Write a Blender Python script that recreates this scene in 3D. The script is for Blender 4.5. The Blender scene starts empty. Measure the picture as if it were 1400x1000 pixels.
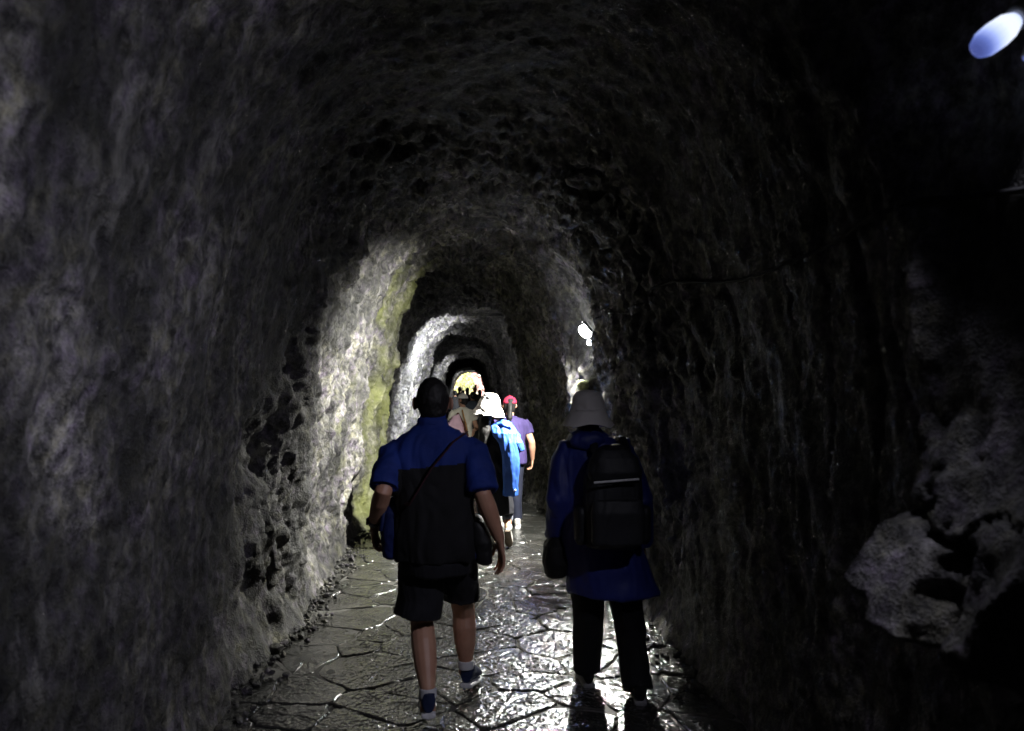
import bpy, math, random
import numpy as np
from mathutils import Vector, Matrix
R = math.radians
random.seed(7)
rng = np.random.default_rng(11)
SC = bpy.context.scene
COL = SC.collection

# ------------------------------------------------------------------ camera, sky, sun, exposure
F = 1010.0                      # focal length in photo pixels (1400 wide)
CAM = Vector((0, 0, 1.66))
YAW, PITCH = math.atan(58 / F), math.atan(32 / F)
cd = bpy.data.cameras.new('camera'); cam = bpy.data.objects.new('camera', cd); COL.objects.link(cam)
cam.location = CAM; cam.rotation_euler = (math.pi / 2 + PITCH, 0, -YAW)
cd.sensor_width = 36; cd.lens = F * 36 / 1400; cd.clip_start = .05; cd.clip_end = 600
cd.dof.use_dof = True; cd.dof.focus_distance = 7; cd.dof.aperture_fstop = 2.6
SC.camera = cam
W = bpy.data.worlds.new('World'); SC.world = W; W.use_nodes = True
sky = W.node_tree.nodes.new('ShaderNodeTexSky'); sky.sky_type = 'NISHITA'; sky.sun_disc = False
SUN_EL, SUN_AZ = R(58), R(150)        # azimuth clockwise from +Y
sky.sun_elevation = SUN_EL; sky.sun_rotation = SUN_AZ
bg = W.node_tree.nodes['Background']; W.node_tree.links.new(sky.outputs[0], bg.inputs[0]); bg.inputs[1].default_value = .12
sl = bpy.data.lights.new('sun', 'SUN'); sl.energy = 4; sl.angle = R(.5); sl.color = (1, .95, .86)
so = bpy.data.objects.new('sun', sl); COL.objects.link(so)
sd = Vector((math.sin(SUN_AZ) * math.cos(SUN_EL), math.cos(SUN_AZ) * math.cos(SUN_EL), math.sin(SUN_EL)))
so.rotation_euler = sd.to_track_quat('Z', 'Y').to_euler(); so.location = (20, 40, 40)
vs = SC.view_settings; vs.view_transform = 'Standard'; vs.look = 'None'; vs.gamma = 1; vs.exposure = 3.0
SC.cycles.max_bounces = 4; SC.cycles.diffuse_bounces = 1; SC.cycles.glossy_bounces = 2; SC.cycles.caustics_reflective = False; SC.cycles.caustics_refractive = False; SC.cycles.sample_clamp_indirect = 4; SC.cycles.sample_clamp_direct = 0

CM = Matrix.Rotation(-YAW, 3, 'Z') @ Matrix.Rotation(math.pi / 2 + PITCH, 3, 'X')
V3 = Vector
def P(px, py, Y):               # photo pixel + distance along the tunnel -> world point
    d = CM @ Vector(((px - 700) / F, (500 - py) / F, -1))
    return CAM + d * (Y / d.y)

# ------------------------------------------------------------------ noise
def _h(ix, iy, iz, s):
    n = (ix * 374761393 + iy * 668265263 + iz * 2147483647 + s * 974711) & 0xffffffff
    n = ((n ^ (n >> 13)) * 1274126177) & 0xffffffff
    return ((n ^ (n >> 16)) & 0xffff).astype(np.float32) / 32767.5 - 1
def noise(p, s=0):              # smooth value noise, -1..1
    p = np.asarray(p, np.float64); i = np.floor(p).astype(np.int64); f = (p - i).astype(np.float32)
    u = f * f * f * (f * (f * 6 - 15) + 10)
    r = 0
    for dx in (0, 1):
        for dy in (0, 1):
            for dz in (0, 1):
                w = (u[..., 0] if dx else 1 - u[..., 0]) * (u[..., 1] if dy else 1 - u[..., 1]) * (u[..., 2] if dz else 1 - u[..., 2])
                r = r + w * _h(i[..., 0] + dx, i[..., 1] + dy, i[..., 2] + dz, s)
    return r
def fbm(p, o=4, s=0, g=.5):
    a, r, q = 1., 0., np.asarray(p, float)
    for k in range(o):
        r = r + a * noise(q, s + k); q = q * 2.03 + 7.1; a *= g
    return r

def worley(p, s=0):             # distance to the nearest scattered point
    p = np.asarray(p, np.float32); i = np.floor(p).astype(np.int64); f = p - i; r = np.full(p.shape[:-1], 9., np.float32)
    for dx in (-1, 0, 1):
        for dy in (-1, 0, 1):
            for dz in (-1, 0, 1):
                a, b, c = i[..., 0] + dx, i[..., 1] + dy, i[..., 2] + dz
                q = [o + .5 + .42 * _h(a, b, c, s + k) - f[..., k] for k, o in enumerate((dx, dy, dz))]
                r = np.minimum(r, q[0] ** 2 + q[1] ** 2 + q[2] ** 2)
    return np.sqrt(r)
# ------------------------------------------------------------------ materials
MATS = {}
def nodes_of(name):
    m = bpy.data.materials.new(name); m.use_nodes = True
    nt = m.node_tree; return m, nt, nt.nodes['Principled BSDF']
def N(nt, t, **kw):
    n = nt.nodes.new('ShaderNode' + t)
    for k, v in kw.items():
        if k in n.inputs: n.inputs[k].default_value = v
        else: setattr(n, k, v)
    return n
def ramp(nt, fac, stops):
    r = N(nt, 'ValToRGB'); e = r.color_ramp.elements
    while len(e) < len(stops): e.new(.5)
    for el, (p, c) in zip(e, stops):
        el.position = p; el.color = (*c, 1) if len(c) == 3 else c
    nt.links.new(fac, r.inputs[0]); return r.outputs[0]
def mix(nt, fac, a, b, mode='MIX'):
    n = nt.nodes.new('ShaderNodeMix'); n.data_type = 'RGBA'; n.blend_type = mode
    for i, v in ((0, fac), (6, a), (7, b)):
        if hasattr(v, 'links'): nt.links.new(v, n.inputs[i])
        else: n.inputs[i].default_value = (*v, 1) if isinstance(v, tuple) else v
    return n.outputs[2]
def cloth(name, c, rough=.85, var=.25, scale=120, bump=.25, spec=.3):
    if name in MATS: return MATS[name]
    m, nt, b = nodes_of(name); L = nt.links
    tc = N(nt, 'TexCoord')
    n1 = N(nt, 'TexNoise', Scale=scale, Detail=3.); L.new(tc.outputs['Object'], n1.inputs['Vector'])
    n2 = N(nt, 'TexNoise', Scale=6., Detail=4.); L.new(tc.outputs['Object'], n2.inputs['Vector'])
    lo = tuple(x * (1 - var) for x in c); hi = tuple(min(1, x * (1 + var)) for x in c)
    L.new(ramp(nt, n2.outputs[0], [(.3, lo), (.7, hi)]), b.inputs['Base Color'])
    bp = N(nt, 'Bump', Strength=bump, Distance=.004); L.new(n1.outputs[0], bp.inputs['Height'])
    b2 = N(nt, 'Bump', Strength=.4, Distance=.02); L.new(n2.outputs[0], b2.inputs['Height']); L.new(bp.outputs[0], b2.inputs['Normal'])
    L.new(b2.outputs[0], b.inputs['Normal'])
    b.inputs['Roughness'].default_value = rough; b.inputs['Specular IOR Level'].default_value = spec
    MATS[name] = m; return m
def skin_mat():
    if 'skin' in MATS: return MATS['skin']
    m, nt, b = nodes_of('skin'); L = nt.links
    tc = N(nt, 'TexCoord'); n = N(nt, 'TexNoise', Scale=9., Detail=5.); L.new(tc.outputs['Object'], n.inputs['Vector'])
    L.new(ramp(nt, n.outputs[0], [(.3, (.40, .20, .13)), (.7, (.52, .30, .20))]), b.inputs['Base Color'])
    b.inputs['Roughness'].default_value = .5; b.inputs['Subsurface Weight'].default_value = .0
    n2 = N(nt, 'TexNoise', Scale=140., Detail=3.); L.new(tc.outputs['Object'], n2.inputs['Vector'])
    bp = N(nt, 'Bump', Strength=.15, Distance=.003); L.new(n2.outputs[0], bp.inputs['Height']); L.new(bp.outputs[0], b.inputs['Normal'])
    MATS['skin'] = m; return m
def rock_mat(name='tunnel rock', tint=(1, 1, 1)):
    m, nt, b = nodes_of(name); L = nt.links
    tc = N(nt, 'TexCoord'); O = tc.outputs['Object']
    mp = N(nt, 'Mapping'); mp.inputs['Scale'].default_value = (1, 1, .85); L.new(O, mp.inputs[0]); V = mp.outputs[0]
    big = N(nt, 'TexNoise', Scale=1.8, Detail=4., Roughness=.65); L.new(V, big.inputs['Vector'])
    fine = N(nt, 'TexNoise', Scale=15., Detail=5., Roughness=.75); L.new(V, fine.inputs['Vector'])
    grit = N(nt, 'TexNoise', Scale=90., Detail=2., Roughness=.7); L.new(O, grit.inputs['Vector'])
    base = ramp(nt, big.outputs[0], [(.36, (.02, .02, .0195)), (.46, (.055, .054, .053)), (.55, (.11, .107, .103)), (.66, (.25, .243, .235))])
    f = ramp(nt, fine.outputs[0], [(.36, (.12, .12, .12)), (.49, (.72, .72, .71)), (.62, (1.6, 1.59, 1.55))])
    c = mix(nt, 1., base, f, 'MULTIPLY')
    hue = N(nt, 'TexNoise', Scale=9., Detail=3., Roughness=.7); L.new(O, hue.inputs['Vector'])
    c = mix(nt, 1., c, ramp(nt, hue.outputs[0], [(.34, (.98, .86, 1.18)), (.5, (1, 1, 1)), (.64, (1.05, 1.04, .82))]), 'MULTIPLY')
    # mineral streaks running down the walls
    ms = N(nt, 'Mapping'); ms.inputs['Scale'].default_value = (4, 4, 1.6); L.new(O, ms.inputs[0])
    st = N(nt, 'TexNoise', Scale=1.3, Detail=4., Roughness=.65); L.new(ms.outputs[0], st.inputs['Vector'])
    sm = ramp(nt, st.outputs[0], [(.57, (0, 0, 0)), (.72, (.5, .5, .5))])
    c = mix(nt, sm, c, (.32, .31, .295))
    # green-yellow algae film: patches of its own, thickest on the damp rib at 8 to 11 m
    al = N(nt, 'TexNoise', Scale=1.1, Detail=3., Roughness=.6); L.new(O, al.inputs['Vector'])
    sx = N(nt, 'SeparateXYZ'); L.new(O, sx.inputs[0])
    my = N(nt, 'MapRange', interpolation_type='SMOOTHSTEP'); L.new(sx.outputs[1], my.inputs[0])
    for i, v in ((1, 8.0), (2, 9.2), (3, 0.), (4, .30)): my.inputs[i].default_value = v
    my2 = N(nt, 'MapRange', interpolation_type='SMOOTHSTEP'); L.new(sx.outputs[1], my2.inputs[0])
    for i, v in ((1, 10.8), (2, 12.4), (3, 0.), (4, -.40)): my2.inputs[i].default_value = v
    ad = N(nt, 'Math', operation='ADD'); L.new(my.outputs[0], ad.inputs[0]); L.new(my2.outputs[0], ad.inputs[1])
    ad2 = N(nt, 'Math', operation='ADD'); L.new(al.outputs[0], ad2.inputs[0]); L.new(ad.outputs[0], ad2.inputs[1])
    mx = N(nt, 'MapRange', interpolation_type='SMOOTHSTEP'); L.new(sx.outputs[0], mx.inputs[0])
    for i, v in ((1, -.9), (2, .1), (3, 0.), (4, -.4)): mx.inputs[i].default_value = v
    ad3 = N(nt, 'Math', operation='ADD'); L.new(ad2.outputs[0], ad3.inputs[0]); L.new(mx.outputs[0], ad3.inputs[1]); ad2 = ad3
    am = ramp(nt, ad2.outputs[0], [(.66, (0, 0, 0)), (.92, (.7, .7, .7))])
    c = mix(nt, am, c, mix(nt, fine.outputs[0], (.10, .12, .03), (.26, .27, .09)))
    if tint != (1, 1, 1): c = mix(nt, 1., c, tint, 'MULTIPLY')
    L.new(c, b.inputs['Base Color'])
    rr = N(nt, 'MapRange'); L.new(big.outputs[0], rr.inputs[0])
    for i, v in ((1, .35), (2, .7), (3, .55), (4, .9)): rr.inputs[i].default_value = v
    L.new(rr.outputs[0], b.inputs['Roughness']); b.inputs['Specular IOR Level'].default_value = .35
    b1 = N(nt, 'Bump', Strength=1., Distance=.03); L.new(fine.outputs[0], b1.inputs['Height'])
    b2 = N(nt, 'Bump', Strength=1., Distance=.008); L.new(grit.outputs[0], b2.inputs['Height']); L.new(b1.outputs[0], b2.inputs['Normal'])
    L.new(b2.outputs[0], b.inputs['Normal'])
    return m
def slab_mat():
    m, nt, b = nodes_of('wet slab'); L = nt.links
    tc = N(nt, 'TexCoord'); g = N(nt, 'NewGeometry'); O = g.outputs['Position']
    oi = N(nt, 'ObjectInfo')
    n1 = N(nt, 'TexNoise', Scale=5., Detail=4., Roughness=.65); L.new(O, n1.inputs['Vector'])
    n2 = N(nt, 'TexNoise', Scale=40., Detail=1., Roughness=.5); L.new(O, n2.inputs['Vector'])
    n3 = N(nt, 'TexNoise', Scale=95., Detail=2., Roughness=.6); L.new(O, n3.inputs['Vector'])
    c = ramp(nt, n1.outputs[0], [(.3, (.018, .019, .017)), (.55, (.042, .042, .040)), (.75, (.09, .09, .085))])
    ov = ramp(nt, oi.outputs['Random'], [(0, (.7, .72, .68)), (.5, (1, 1, .97)), (1, (1.25, 1.2, 1.15))])
    c = mix(nt, 1., c, ov, 'MULTIPLY')
    L.new(c, b.inputs['Base Color'])
    rr = N(nt, 'MapRange'); L.new(n1.outputs[0], rr.inputs[0])
    for i, v in ((1, .35), (2, .65), (3, .10), (4, .2)): rr.inputs[i].default_value = v
    L.new(rr.outputs[0], b.inputs['Roughness']); b.inputs['Specular IOR Level'].default_value = 1.0; b.inputs['Coat Weight'].default_value = .8; b.inputs['Coat Roughness'].default_value = .1; b.inputs['Coat IOR'].default_value = 1.33
    b1 = N(nt, 'Bump', Strength=1., Distance=.013); L.new(n2.outputs[0], b1.inputs['Height'])
    lw = N(nt, 'TexNoise', Scale=2.6, Detail=2.); L.new(O, lw.inputs['Vector']); ls = N(nt, 'MapRange'); L.new(lw.outputs[0], ls.inputs[0])
    for i, v in ((1, .38), (2, .6), (3, .25), (4, 1.)): ls.inputs[i].default_value = v
    L.new(ls.outputs[0], b1.inputs['Strength'])
    b2 = N(nt, 'Bump', Strength=.8, Distance=.0018); L.new(n3.outputs[0], b2.inputs['Height']); L.new(b1.outputs[0], b2.inputs['Normal'])
    b3 = N(nt, 'Bump', Strength=.6, Distance=.02); L.new(n1.outputs[0], b3.inputs['Height']); L.new(b2.outputs[0], b3.inputs['Normal'])
    L.new(b3.outputs[0], b.inputs['Normal']); L.new(b3.outputs[0], b.inputs['Coat Normal'])
    return m
def plain(name, c, rough=.6, metal=0., emit=None, es=0., bump=.1, scale=60):
    if name in MATS: return MATS[name]
    m, nt, b = nodes_of(name); L = nt.links
    tc = N(nt, 'TexCoord'); n = N(nt, 'TexNoise', Scale=float(scale), Detail=4.); L.new(tc.outputs['Object'], n.inputs['Vector'])
    L.new(ramp(nt, n.outputs[0], [(.3, tuple(x * .8 for x in c)), (.7, tuple(min(1, x * 1.15) for x in c))]), b.inputs['Base Color'])
    bp = N(nt, 'Bump', Strength=bump, Distance=.005); L.new(n.outputs[0], bp.inputs['Height']); L.new(bp.outputs[0], b.inputs['Normal'])
    b.inputs['Roughness'].default_value = rough; b.inputs['Metallic'].default_value = metal
    if emit: b.inputs['Emission Color'].default_value = (*emit, 1); b.inputs['Emission Strength'].default_value = es
    MATS[name] = m; return m

# ------------------------------------------------------------------ object helpers
def tag(o, label=None, cat=None, group=None, kind=None):
    for k, v in (('label', label), ('category', cat), ('group', group), ('kind', kind)):
        if v: o[k] = v
    return o
def mesh_obj(name, V, Fc, mat, parent=None, loc=(0, 0, 0), smooth=True):
    me = bpy.data.meshes.new(name)
    me.from_pydata([tuple(map(float, v)) for v in V], [], [tuple(int(i) for i in f) for f in Fc]); me.update()
    return link(name, me, mat, parent, loc, smooth)
def link(name, me, mat, parent=None, loc=(0, 0, 0), smooth=True):
    if smooth: me.polygons.foreach_set('use_smooth', [True] * len(me.polygons))
    for m in (mat if isinstance(mat, (list, tuple)) else [mat]): me.materials.append(m)
    o = bpy.data.objects.new(name, me); COL.objects.link(o); o.location = loc
    if parent: o.parent = parent
    return o
def empty(name, loc, rz=0):
    o = bpy.data.objects.new(name, None); COL.objects.link(o); o.location = loc; o.rotation_euler.z = rz
    o.empty_display_size = .1; return o
def grid_mesh(name, pts):         # pts: (rows, cols, 3)
    nr, nc = pts.shape[:2]
    me = bpy.data.meshes.new(name); me.vertices.add(nr * nc)
    me.vertices.foreach_set('co', np.ascontiguousarray(pts, np.float32).ravel())
    i = np.arange(nr - 1)[:, None] * nc + np.arange(nc - 1)[None]
    q = np.stack([i, i + 1, i + 1 + nc, i + nc], -1).reshape(-1, 4)
    me.loops.add(q.size); me.polygons.add(len(q))
    me.loops.foreach_set('vertex_index', q.ravel().astype(np.int32))
    me.polygons.foreach_set('loop_start', (np.arange(len(q)) * 4).astype(np.int32))
    me.update(calc_edges=True); me.validate(); return me

class MB:                          # collects closed shapes
    def __init__(s): s.V, s.F = [], []
    def add(s, V, Fc):
        b = len(s.V); s.V += [Vector(v) for v in V]; s.F += [tuple(i + b for i in f) for f in Fc]; return s
    def loft(s, secs, n=16, power=2.0):       # secs: (centre, u, v) half axes
        V, Fc = [], []
        for c, u, v in secs:
            c, u, v = Vector(c), Vector(u), Vector(v)
            for k in range(n):
                a = 2 * math.pi * k / n; ca, sa = math.cos(a), math.sin(a)
                if power != 2: ca = math.copysign(abs(ca) ** (2 / power), ca); sa = math.copysign(abs(sa) ** (2 / power), sa)
                V.append(c + u * ca + v * sa)
        m = len(secs)
        for i in range(m - 1):
            for k in range(n):
                k2 = (k + 1) % n; Fc.append((i * n + k, i * n + k2, (i + 1) * n + k2, (i + 1) * n + k))
        Fc.append(tuple(range(n))[::-1]); Fc.append(tuple((m - 1) * n + k for k in range(n)))
        return s.add(V, Fc)
    def tube(s, pts, rad, n=12, caps=True, flat=1.0, side=None):
        pts = [Vector(p) for p in pts]; rad = list(rad) if hasattr(rad, '__len__') else [rad] * len(pts)
        secs = []; ref = Vector(side) if side else None
        for i, p in enumerate(pts):
            t = (pts[min(i + 1, len(pts) - 1)] - pts[max(i - 1, 0)]).normalized()
            if ref is None: ref = t.orthogonal()
            u = (ref - t * ref.dot(t)).normalized(); v = t.cross(u); ref = u
            r = rad[i]
            if caps and i == 0:
                for f, h in ((.35, .9), (.75, .6)): secs.append((p - t * r * h, u * r * f, v * r * f * flat))
            secs.append((p, u * r, v * r * flat))
            if caps and i == len(pts) - 1:
                for f, h in ((.75, .6), (.35, .9)): secs.append((p + t * r * h, u * r * f, v * r * f * flat))
        return s.loft(secs, n)
    def ball(s, c, r, n=14, rot=None):
        r = r if hasattr(r, '__len__') else (r, r, r); secs = []
        for i in range(1, n):
            a = math.pi * i / n; secs.append(((0, 0, -math.cos(a)), math.sin(a)))
        V, Fc = [], []; m = Matrix.Identity(3) if rot is None else rot
        b = MB(); b.loft([(z, (q, 0, 0), (0, q, 0)) for z, q in secs], 18)
        return s.add([Vector(c) + m @ Vector((v.x * r[0], v.y * r[1], v.z * r[2])) for v in b.V], b.F)
    def box(s, c, h, rot=None, bev=.0):
        m = Matrix.Identity(3) if rot is None else rot
        c = Vector(c); bx, by, bz = h; e = min(bev, min(h) * .9)
        b = MB()
        if e > 0:
            ring = lambda z, q: [(sx * (bx - q * (i != 0) * 0 - (e if i == j else 0) - q), sy * (by - (0 if i == j else e) - q), z) for sx, sy, i, j in
                                 ((1, -1, 0, 1), (1, 1, 0, 1), (1, 1, 0, 0), (-1, 1, 0, 0), (-1, 1, 0, 1), (-1, -1, 0, 1), (-1, -1, 0, 0), (1, -1, 0, 0))]
            zs = [(-bz, e * .7), (-bz + e, 0), (bz - e, 0), (bz, e * .7)]
            V = []
            for z, q in zs:
                X, Y = bx - q, by - q
                V += [(X, -Y + e, z), (X, Y - e, z), (X - e, Y, z), (-X + e, Y, z), (-X, Y - e, z), (-X, -Y + e, z), (-X + e, -Y, z), (X - e, -Y, z)]
            Fc = [(i * 8 + k, i * 8 + (k + 1) % 8, (i + 1) * 8 + (k + 1) % 8, (i + 1) * 8 + k) for i in range(3) for k in range(8)]
            Fc += [tuple(range(8))[::-1], tuple(range(24, 32))]
        else:
            V = [(x * bx, y * by, z * bz) for z in (-1, 1) for x, y in ((1, -1), (1, 1), (-1, 1), (-1, -1))]
            Fc = [(0, 1, 5, 4), (1, 2, 6, 5), (2, 3, 7, 6), (3, 0, 4, 7), (3, 2, 1, 0), (4, 5, 6, 7)]
        return s.add([c + m @ Vector(v) for v in V], Fc)
    def build(s, name, mat, parent=None, loc=(0, 0, 0), off=None, smooth=True):
        V = [v - off for v in s.V] if off is not None else s.V
        return mesh_obj(name, V, s.F, mat, parent, loc, smooth)
    def fuse(s, name, mat, parent=None, off=Vector(), vox=.008, smooth=6, warp=None, paint=None, sub=False):
        """one continuous surface out of the overlapping shapes"""
        me = bpy.data.meshes.new('tmp'); me.from_pydata([tuple(v - off) for v in s.V], [], s.F); me.update()
        o = bpy.data.objects.new('tmp', me); COL.objects.link(o)
        r = o.modifiers.new('r', 'REMESH'); r.mode = 'VOXEL'; r.voxel_size = vox
        q = o.modifiers.new('s', 'SMOOTH'); q.factor = .5; q.iterations = smooth
        dg = bpy.context.evaluated_depsgraph_get()
        nm = bpy.data.meshes.new_from_object(o.evaluated_get(dg)); nm.name = name
        bpy.data.objects.remove(o); bpy.data.meshes.remove(me)
        if warp:
            co = np.empty(len(nm.vertices) * 3, np.float32); nm.vertices.foreach_get('co', co); co = co.reshape(-1, 3)
            no = np.empty_like(co).ravel(); nm.vertices.foreach_get('normal', no); no = no.reshape(-1, 3)
            nm.vertices.foreach_set('co', (co + warp(co.astype(float), no)).astype(np.float32).ravel()); nm.update()
        ob = link(name, nm, mat, parent)
        if paint:
            ce = np.empty(len(nm.polygons) * 3, np.float32); nm.polygons.foreach_get('center', ce)
            nm.polygons.foreach_set('material_index', paint(ce.reshape(-1, 3)).astype(np.int32))
        return ob
def folds(amp=.007, scale=9, s=3, zs=.45):
    def f(co, no):
        q = co * np.array([scale, scale, scale * zs]); a = fbm(q + fbm(q * .5, 2, s + 9)[:, None] * 1.3, 3, s)
        return no * (a * amp)[:, None]
    return f

# ================================================================== THE TUNNEL
KY = np.array([-7, 0, 2.0, 3.4, 4.6, 5.0, 6, 7.5, 8.6, 10.1, 10.5, 11.2, 12.6, 14, 16, 17.6, 18.0, 18.8, 21, 24, 27, 28, 29, 33, 40, 48, 57])
KL = -np.array([1.5, 1.30, 1.24, 1.25, 1.32, 1.22, 1.25, 1.27, 1.28, 1.08, 1.36, 1.60, 1.50, 1.36, 1.27, 1.18, 1.20, 1.50, 1.46, 1.32, 1.16, 1.14, 1.34, 1.36, 1.25, 1.3, 1.36])
KR = np.array([1.5, 1.45, 1.42, 1.40, 1.36, 1.34, 1.32, 1.30, 1.18, 1.10, 1.0, .88, .95, 1.28, 1.20, 1.0, .92, .90, .86, 1.15, .98, .92, .9, 1.15, 1.15, 1.05, 1.34])
KT = np.array([3.3, 3.3, 3.35, 3.4, 3.4, 3.38, 3.36, 3.38, 3.42, 3.40, 3.62, 3.60, 3.45, 3.25, 3.12, 2.94, 2.96, 3.25, 3.2, 3.0, 2.80, 2.78, 2.98, 3.0, 2.9, 2.9, 2.95])
ys = [-7.0]
while ys[-1] < 57:
    y = ys[-1]; ys.append(y + (.06 if y < .9 else .010 + .0036 * y))
ys = np.array(ys)
def key(k):
    f = np.interp(ys, KY, k); return f
NC = 640
th = np.linspace(0, math.pi, 4000); n_ = 3.0
ux = -np.sign(np.cos(th)) * np.abs(np.cos(th)) ** (2 / n_); uz = np.sin(th) ** (2 / n_)
sl_ = np.concatenate([[0], np.cumsum(np.hypot(np.diff(ux) * 1.32, np.diff(uz) * 3.3))]); tt = np.linspace(0, sl_[-1], NC)
ux, uz = np.interp(tt, sl_, ux), np.interp(tt, sl_, uz)
xl, xr, zt = key(KL), key(KR), key(KT)
cx, hw = (xl + xr) / 2, (xr - xl) / 2
TP = np.stack([cx[:, None] + hw[:, None] * ux[None], np.repeat(ys[:, None], NC, 1), -.12 + (zt[:, None] + .12) * uz[None]], -1)
def gridn(T):
    a = np.gradient(T, axis=0); b = np.gradient(T, axis=1); n = np.cross(b, a); return n / (np.linalg.norm(n, axis=-1, keepdims=True) + 1e-9)
nrm = gridn(TP)
if nrm[len(ys) // 2, 20, 0] < 0: nrm = -nrm          # inward
aniso = np.array([1, 1, .5])
q = TP * aniso
w = fbm(q * .9, 2, 40)[..., None] * .5
d = .10 * fbm(q * .85 + w, 3, 1) + .055 * fbm(TP * np.array([3.2, 3.2, 1.7]) + w, 4, 5, .6)
rid = 1 - np.abs(fbm(TP * np.array([4.5, 4.5, 2.0]) + w * 2, 3, 9)); d += .06 * (rid - .6)
chip = fbm(TP * np.array([11, 11, 6.5]), 4, 15, .6); d += .026 * chip
# chisel pits and spalls
pit = noise(TP * np.array([7, 7, 4.0]) + w, 31); d -= .06 * np.clip(pit - .62, 0, 1)
crk = np.abs(noise(TP * np.array([2.6, 2.6, .9]) + w * 3, 71)); d -= .10 * np.clip(1 - crk * 11, 0, 1) * np.clip(noise(TP * 1.3, 72) + .3, 0, 1)
d += .012 * fbm(TP * np.array([26, 26, 15.]), 3, 22, .65)
d -= .055 * (worley(TP * np.array([6.5, 6.5, 4.2]) + w * 2 + .25 * chip[..., None], 90) - .45)
near_ = np.clip((TP[..., 1] + .6 * noise(TP * .9, 66) - 4.2) / .9, 0, 1); d *= .26 + .74 * near_          # the near stretch is dressed smoother
d += (1 - near_) * (.014 * fbm(TP * 7, 3, 93) + .003 * fbm(TP * 34, 3, 94, .65))
fade = np.clip((TP[..., 2] + .15) / .5, .45, 1)
TP = TP + nrm * (d * fade)[..., None]
# outcrop low on the right wall, with a crack across it
yy, zz = TP[..., 1] + .16 * fbm(TP * 5, 3, 81), TP[..., 2] + .12 * fbm(TP * 6, 3, 82)
oc = np.clip(1 - ((yy - 1.86) / .28) ** 2, 0, 1) * np.clip((1.66 - zz) / .5, 0, 1) * np.clip((zz - .92) / .08, 0, 1)
oc *= 1 - .6 * np.clip(1 - np.abs(zz - 1.34 - .15 * (yy - 1.9)) / .04, 0, 1)
TP[..., 0] -= np.where((np.arange(NC) > NC // 2)[None], .36 * oc, 0)
# spill of debris where wall meets floor
foot = np.clip(1 - TP[..., 2] / .35, 0, 1) ** 2
TP += nrm * (foot * (.06 + .05 * noise(TP * 6, 77)))[..., None]
LAMP_AT = [P(1362, 48, 1.72), P(800, 454, 7.4), V3((1.14, 14.6, 2.35)), V3((.95, 24.5, 2.3)), P(658, 514, 50)]
for lp in LAMP_AT:                                   # shallow niche cut for each lamp
    dd = np.hypot(TP[..., 1] - lp.y, (TP[..., 2] - lp.z) * np.where((TP[..., 2] < lp.z) & (lp.y < 2), .42, .9))
    lim = lp.x + .17 + .03 * noise(TP * 7, 61) - 1.4 * np.clip(dd - .22, 0, None) ** 1.5
    m_ = (np.arange(NC) > NC // 2)[None] & (dd < 1.2); TP[..., 0] = np.where(m_, np.maximum(TP[..., 0], lim), TP[..., 0])
ROCK = rock_mat()
wall = link('tunnel_rock', grid_mesh('tunnel_rock', TP), ROCK); tag(wall, 'rough hewn grey rock walls and vault of the tunnel', kind='structure')
def wall_x(Y, z, side=1):
    r = int(np.argmin(np.abs(ys - Y))); h = NC // 2
    sl2 = slice(h, NC) if side > 0 else slice(0, h)
    row = TP[r, sl2]; k = int(np.argmin(np.abs(row[:, 2] - z))); return float(row[k, 0])
# dead end behind, so that the passage is closed; portal face at the far end
ring = TP[0]; cp = ring.mean(0)
mesh_obj('tunnel_rock_end', [(*p,) for p in ring[::8]] + [(0, -7.6, 1.5)], [(i, i + 1, 80) for i in range(79)] + [(79, 0, 80)], ROCK)['kind'] = 'structure'
ring = TP[-1][::8]; rings = [ring]
for k, (s, dy) in enumerate(((1.5, .35), (2.6, -.2), (4.2, -1.2))):
    c0 = np.array([0, 57, 0]); g = c0 + (ring - c0) * np.array([s, 1, s]); g[:, 1] = ring[:, 1] + dy + .4 * noise(g * .8, 5); rings.append(g)
out = [rings[-1]]
for yb in (50, 30, 10, -10): g = rings[-1].copy(); g[:, 1] = yb; g[:, 0] += .6 * noise(g * .3, 6); g[:, 2] += .6 * noise(g * .3, 7); out.append(g)
g = out[-1].copy(); g[:, [0, 2]] *= .02; g[:, 1] = -11; out.append(g)
hill = link('hill', grid_mesh('hill', np.array(out)), ROCK); hill['kind'] = 'structure'      # solid rock above and around the passage
bed = MB(); bed.box((0, 22, -1.6), (9, 34.4, 1.4)); bed.build('bedrock', ROCK, smooth=False)['kind'] = 'structure'
portal = link('portal_rock', grid_mesh('portal_rock', np.array(rings)), ROCK); portal['kind'] = 'structure'

# ------------------------------------------------------------------ floor: mortar bed + flagstones
gx = np.linspace(-2.2, 2.2, 90); gy = np.concatenate([np.arange(-7, 1, .2), np.arange(1, 20, .05), np.arange(20, 59, .4)])
G = np.stack(np.meshgrid(gx, gy), -1); G = np.concatenate([G, np.zeros(G.shape[:2] + (1,))], -1)
G[..., 2] = .008 * fbm(G * 2.0, 3, 3) + .004 * fbm(G * 9, 2, 6) - .005
mm, nt, b = nodes_of('mortar bed'); L = nt.links
tc = N(nt, 'TexCoord'); n1 = N(nt, 'TexNoise', Scale=4., Detail=7., Roughness=.65); L.new(tc.outputs['Object'], n1.inputs['Vector'])
n2 = N(nt, 'TexNoise', Scale=60., Detail=4., Roughness=.65); L.new(tc.outputs['Object'], n2.inputs['Vector'])
L.new(ramp(nt, n1.outputs[0], [(.3, (.05, .049, .044)), (.7, (.14, .137, .125))]), b.inputs['Base Color'])
rr = N(nt, 'MapRange'); L.new(n1.outputs[0], rr.inputs[0])
for i, v in ((1, .35), (2, .65), (3, .5), (4, .85)): rr.inputs[i].default_value = v
L.new(rr.outputs[0], b.inputs['Roughness'])
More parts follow.
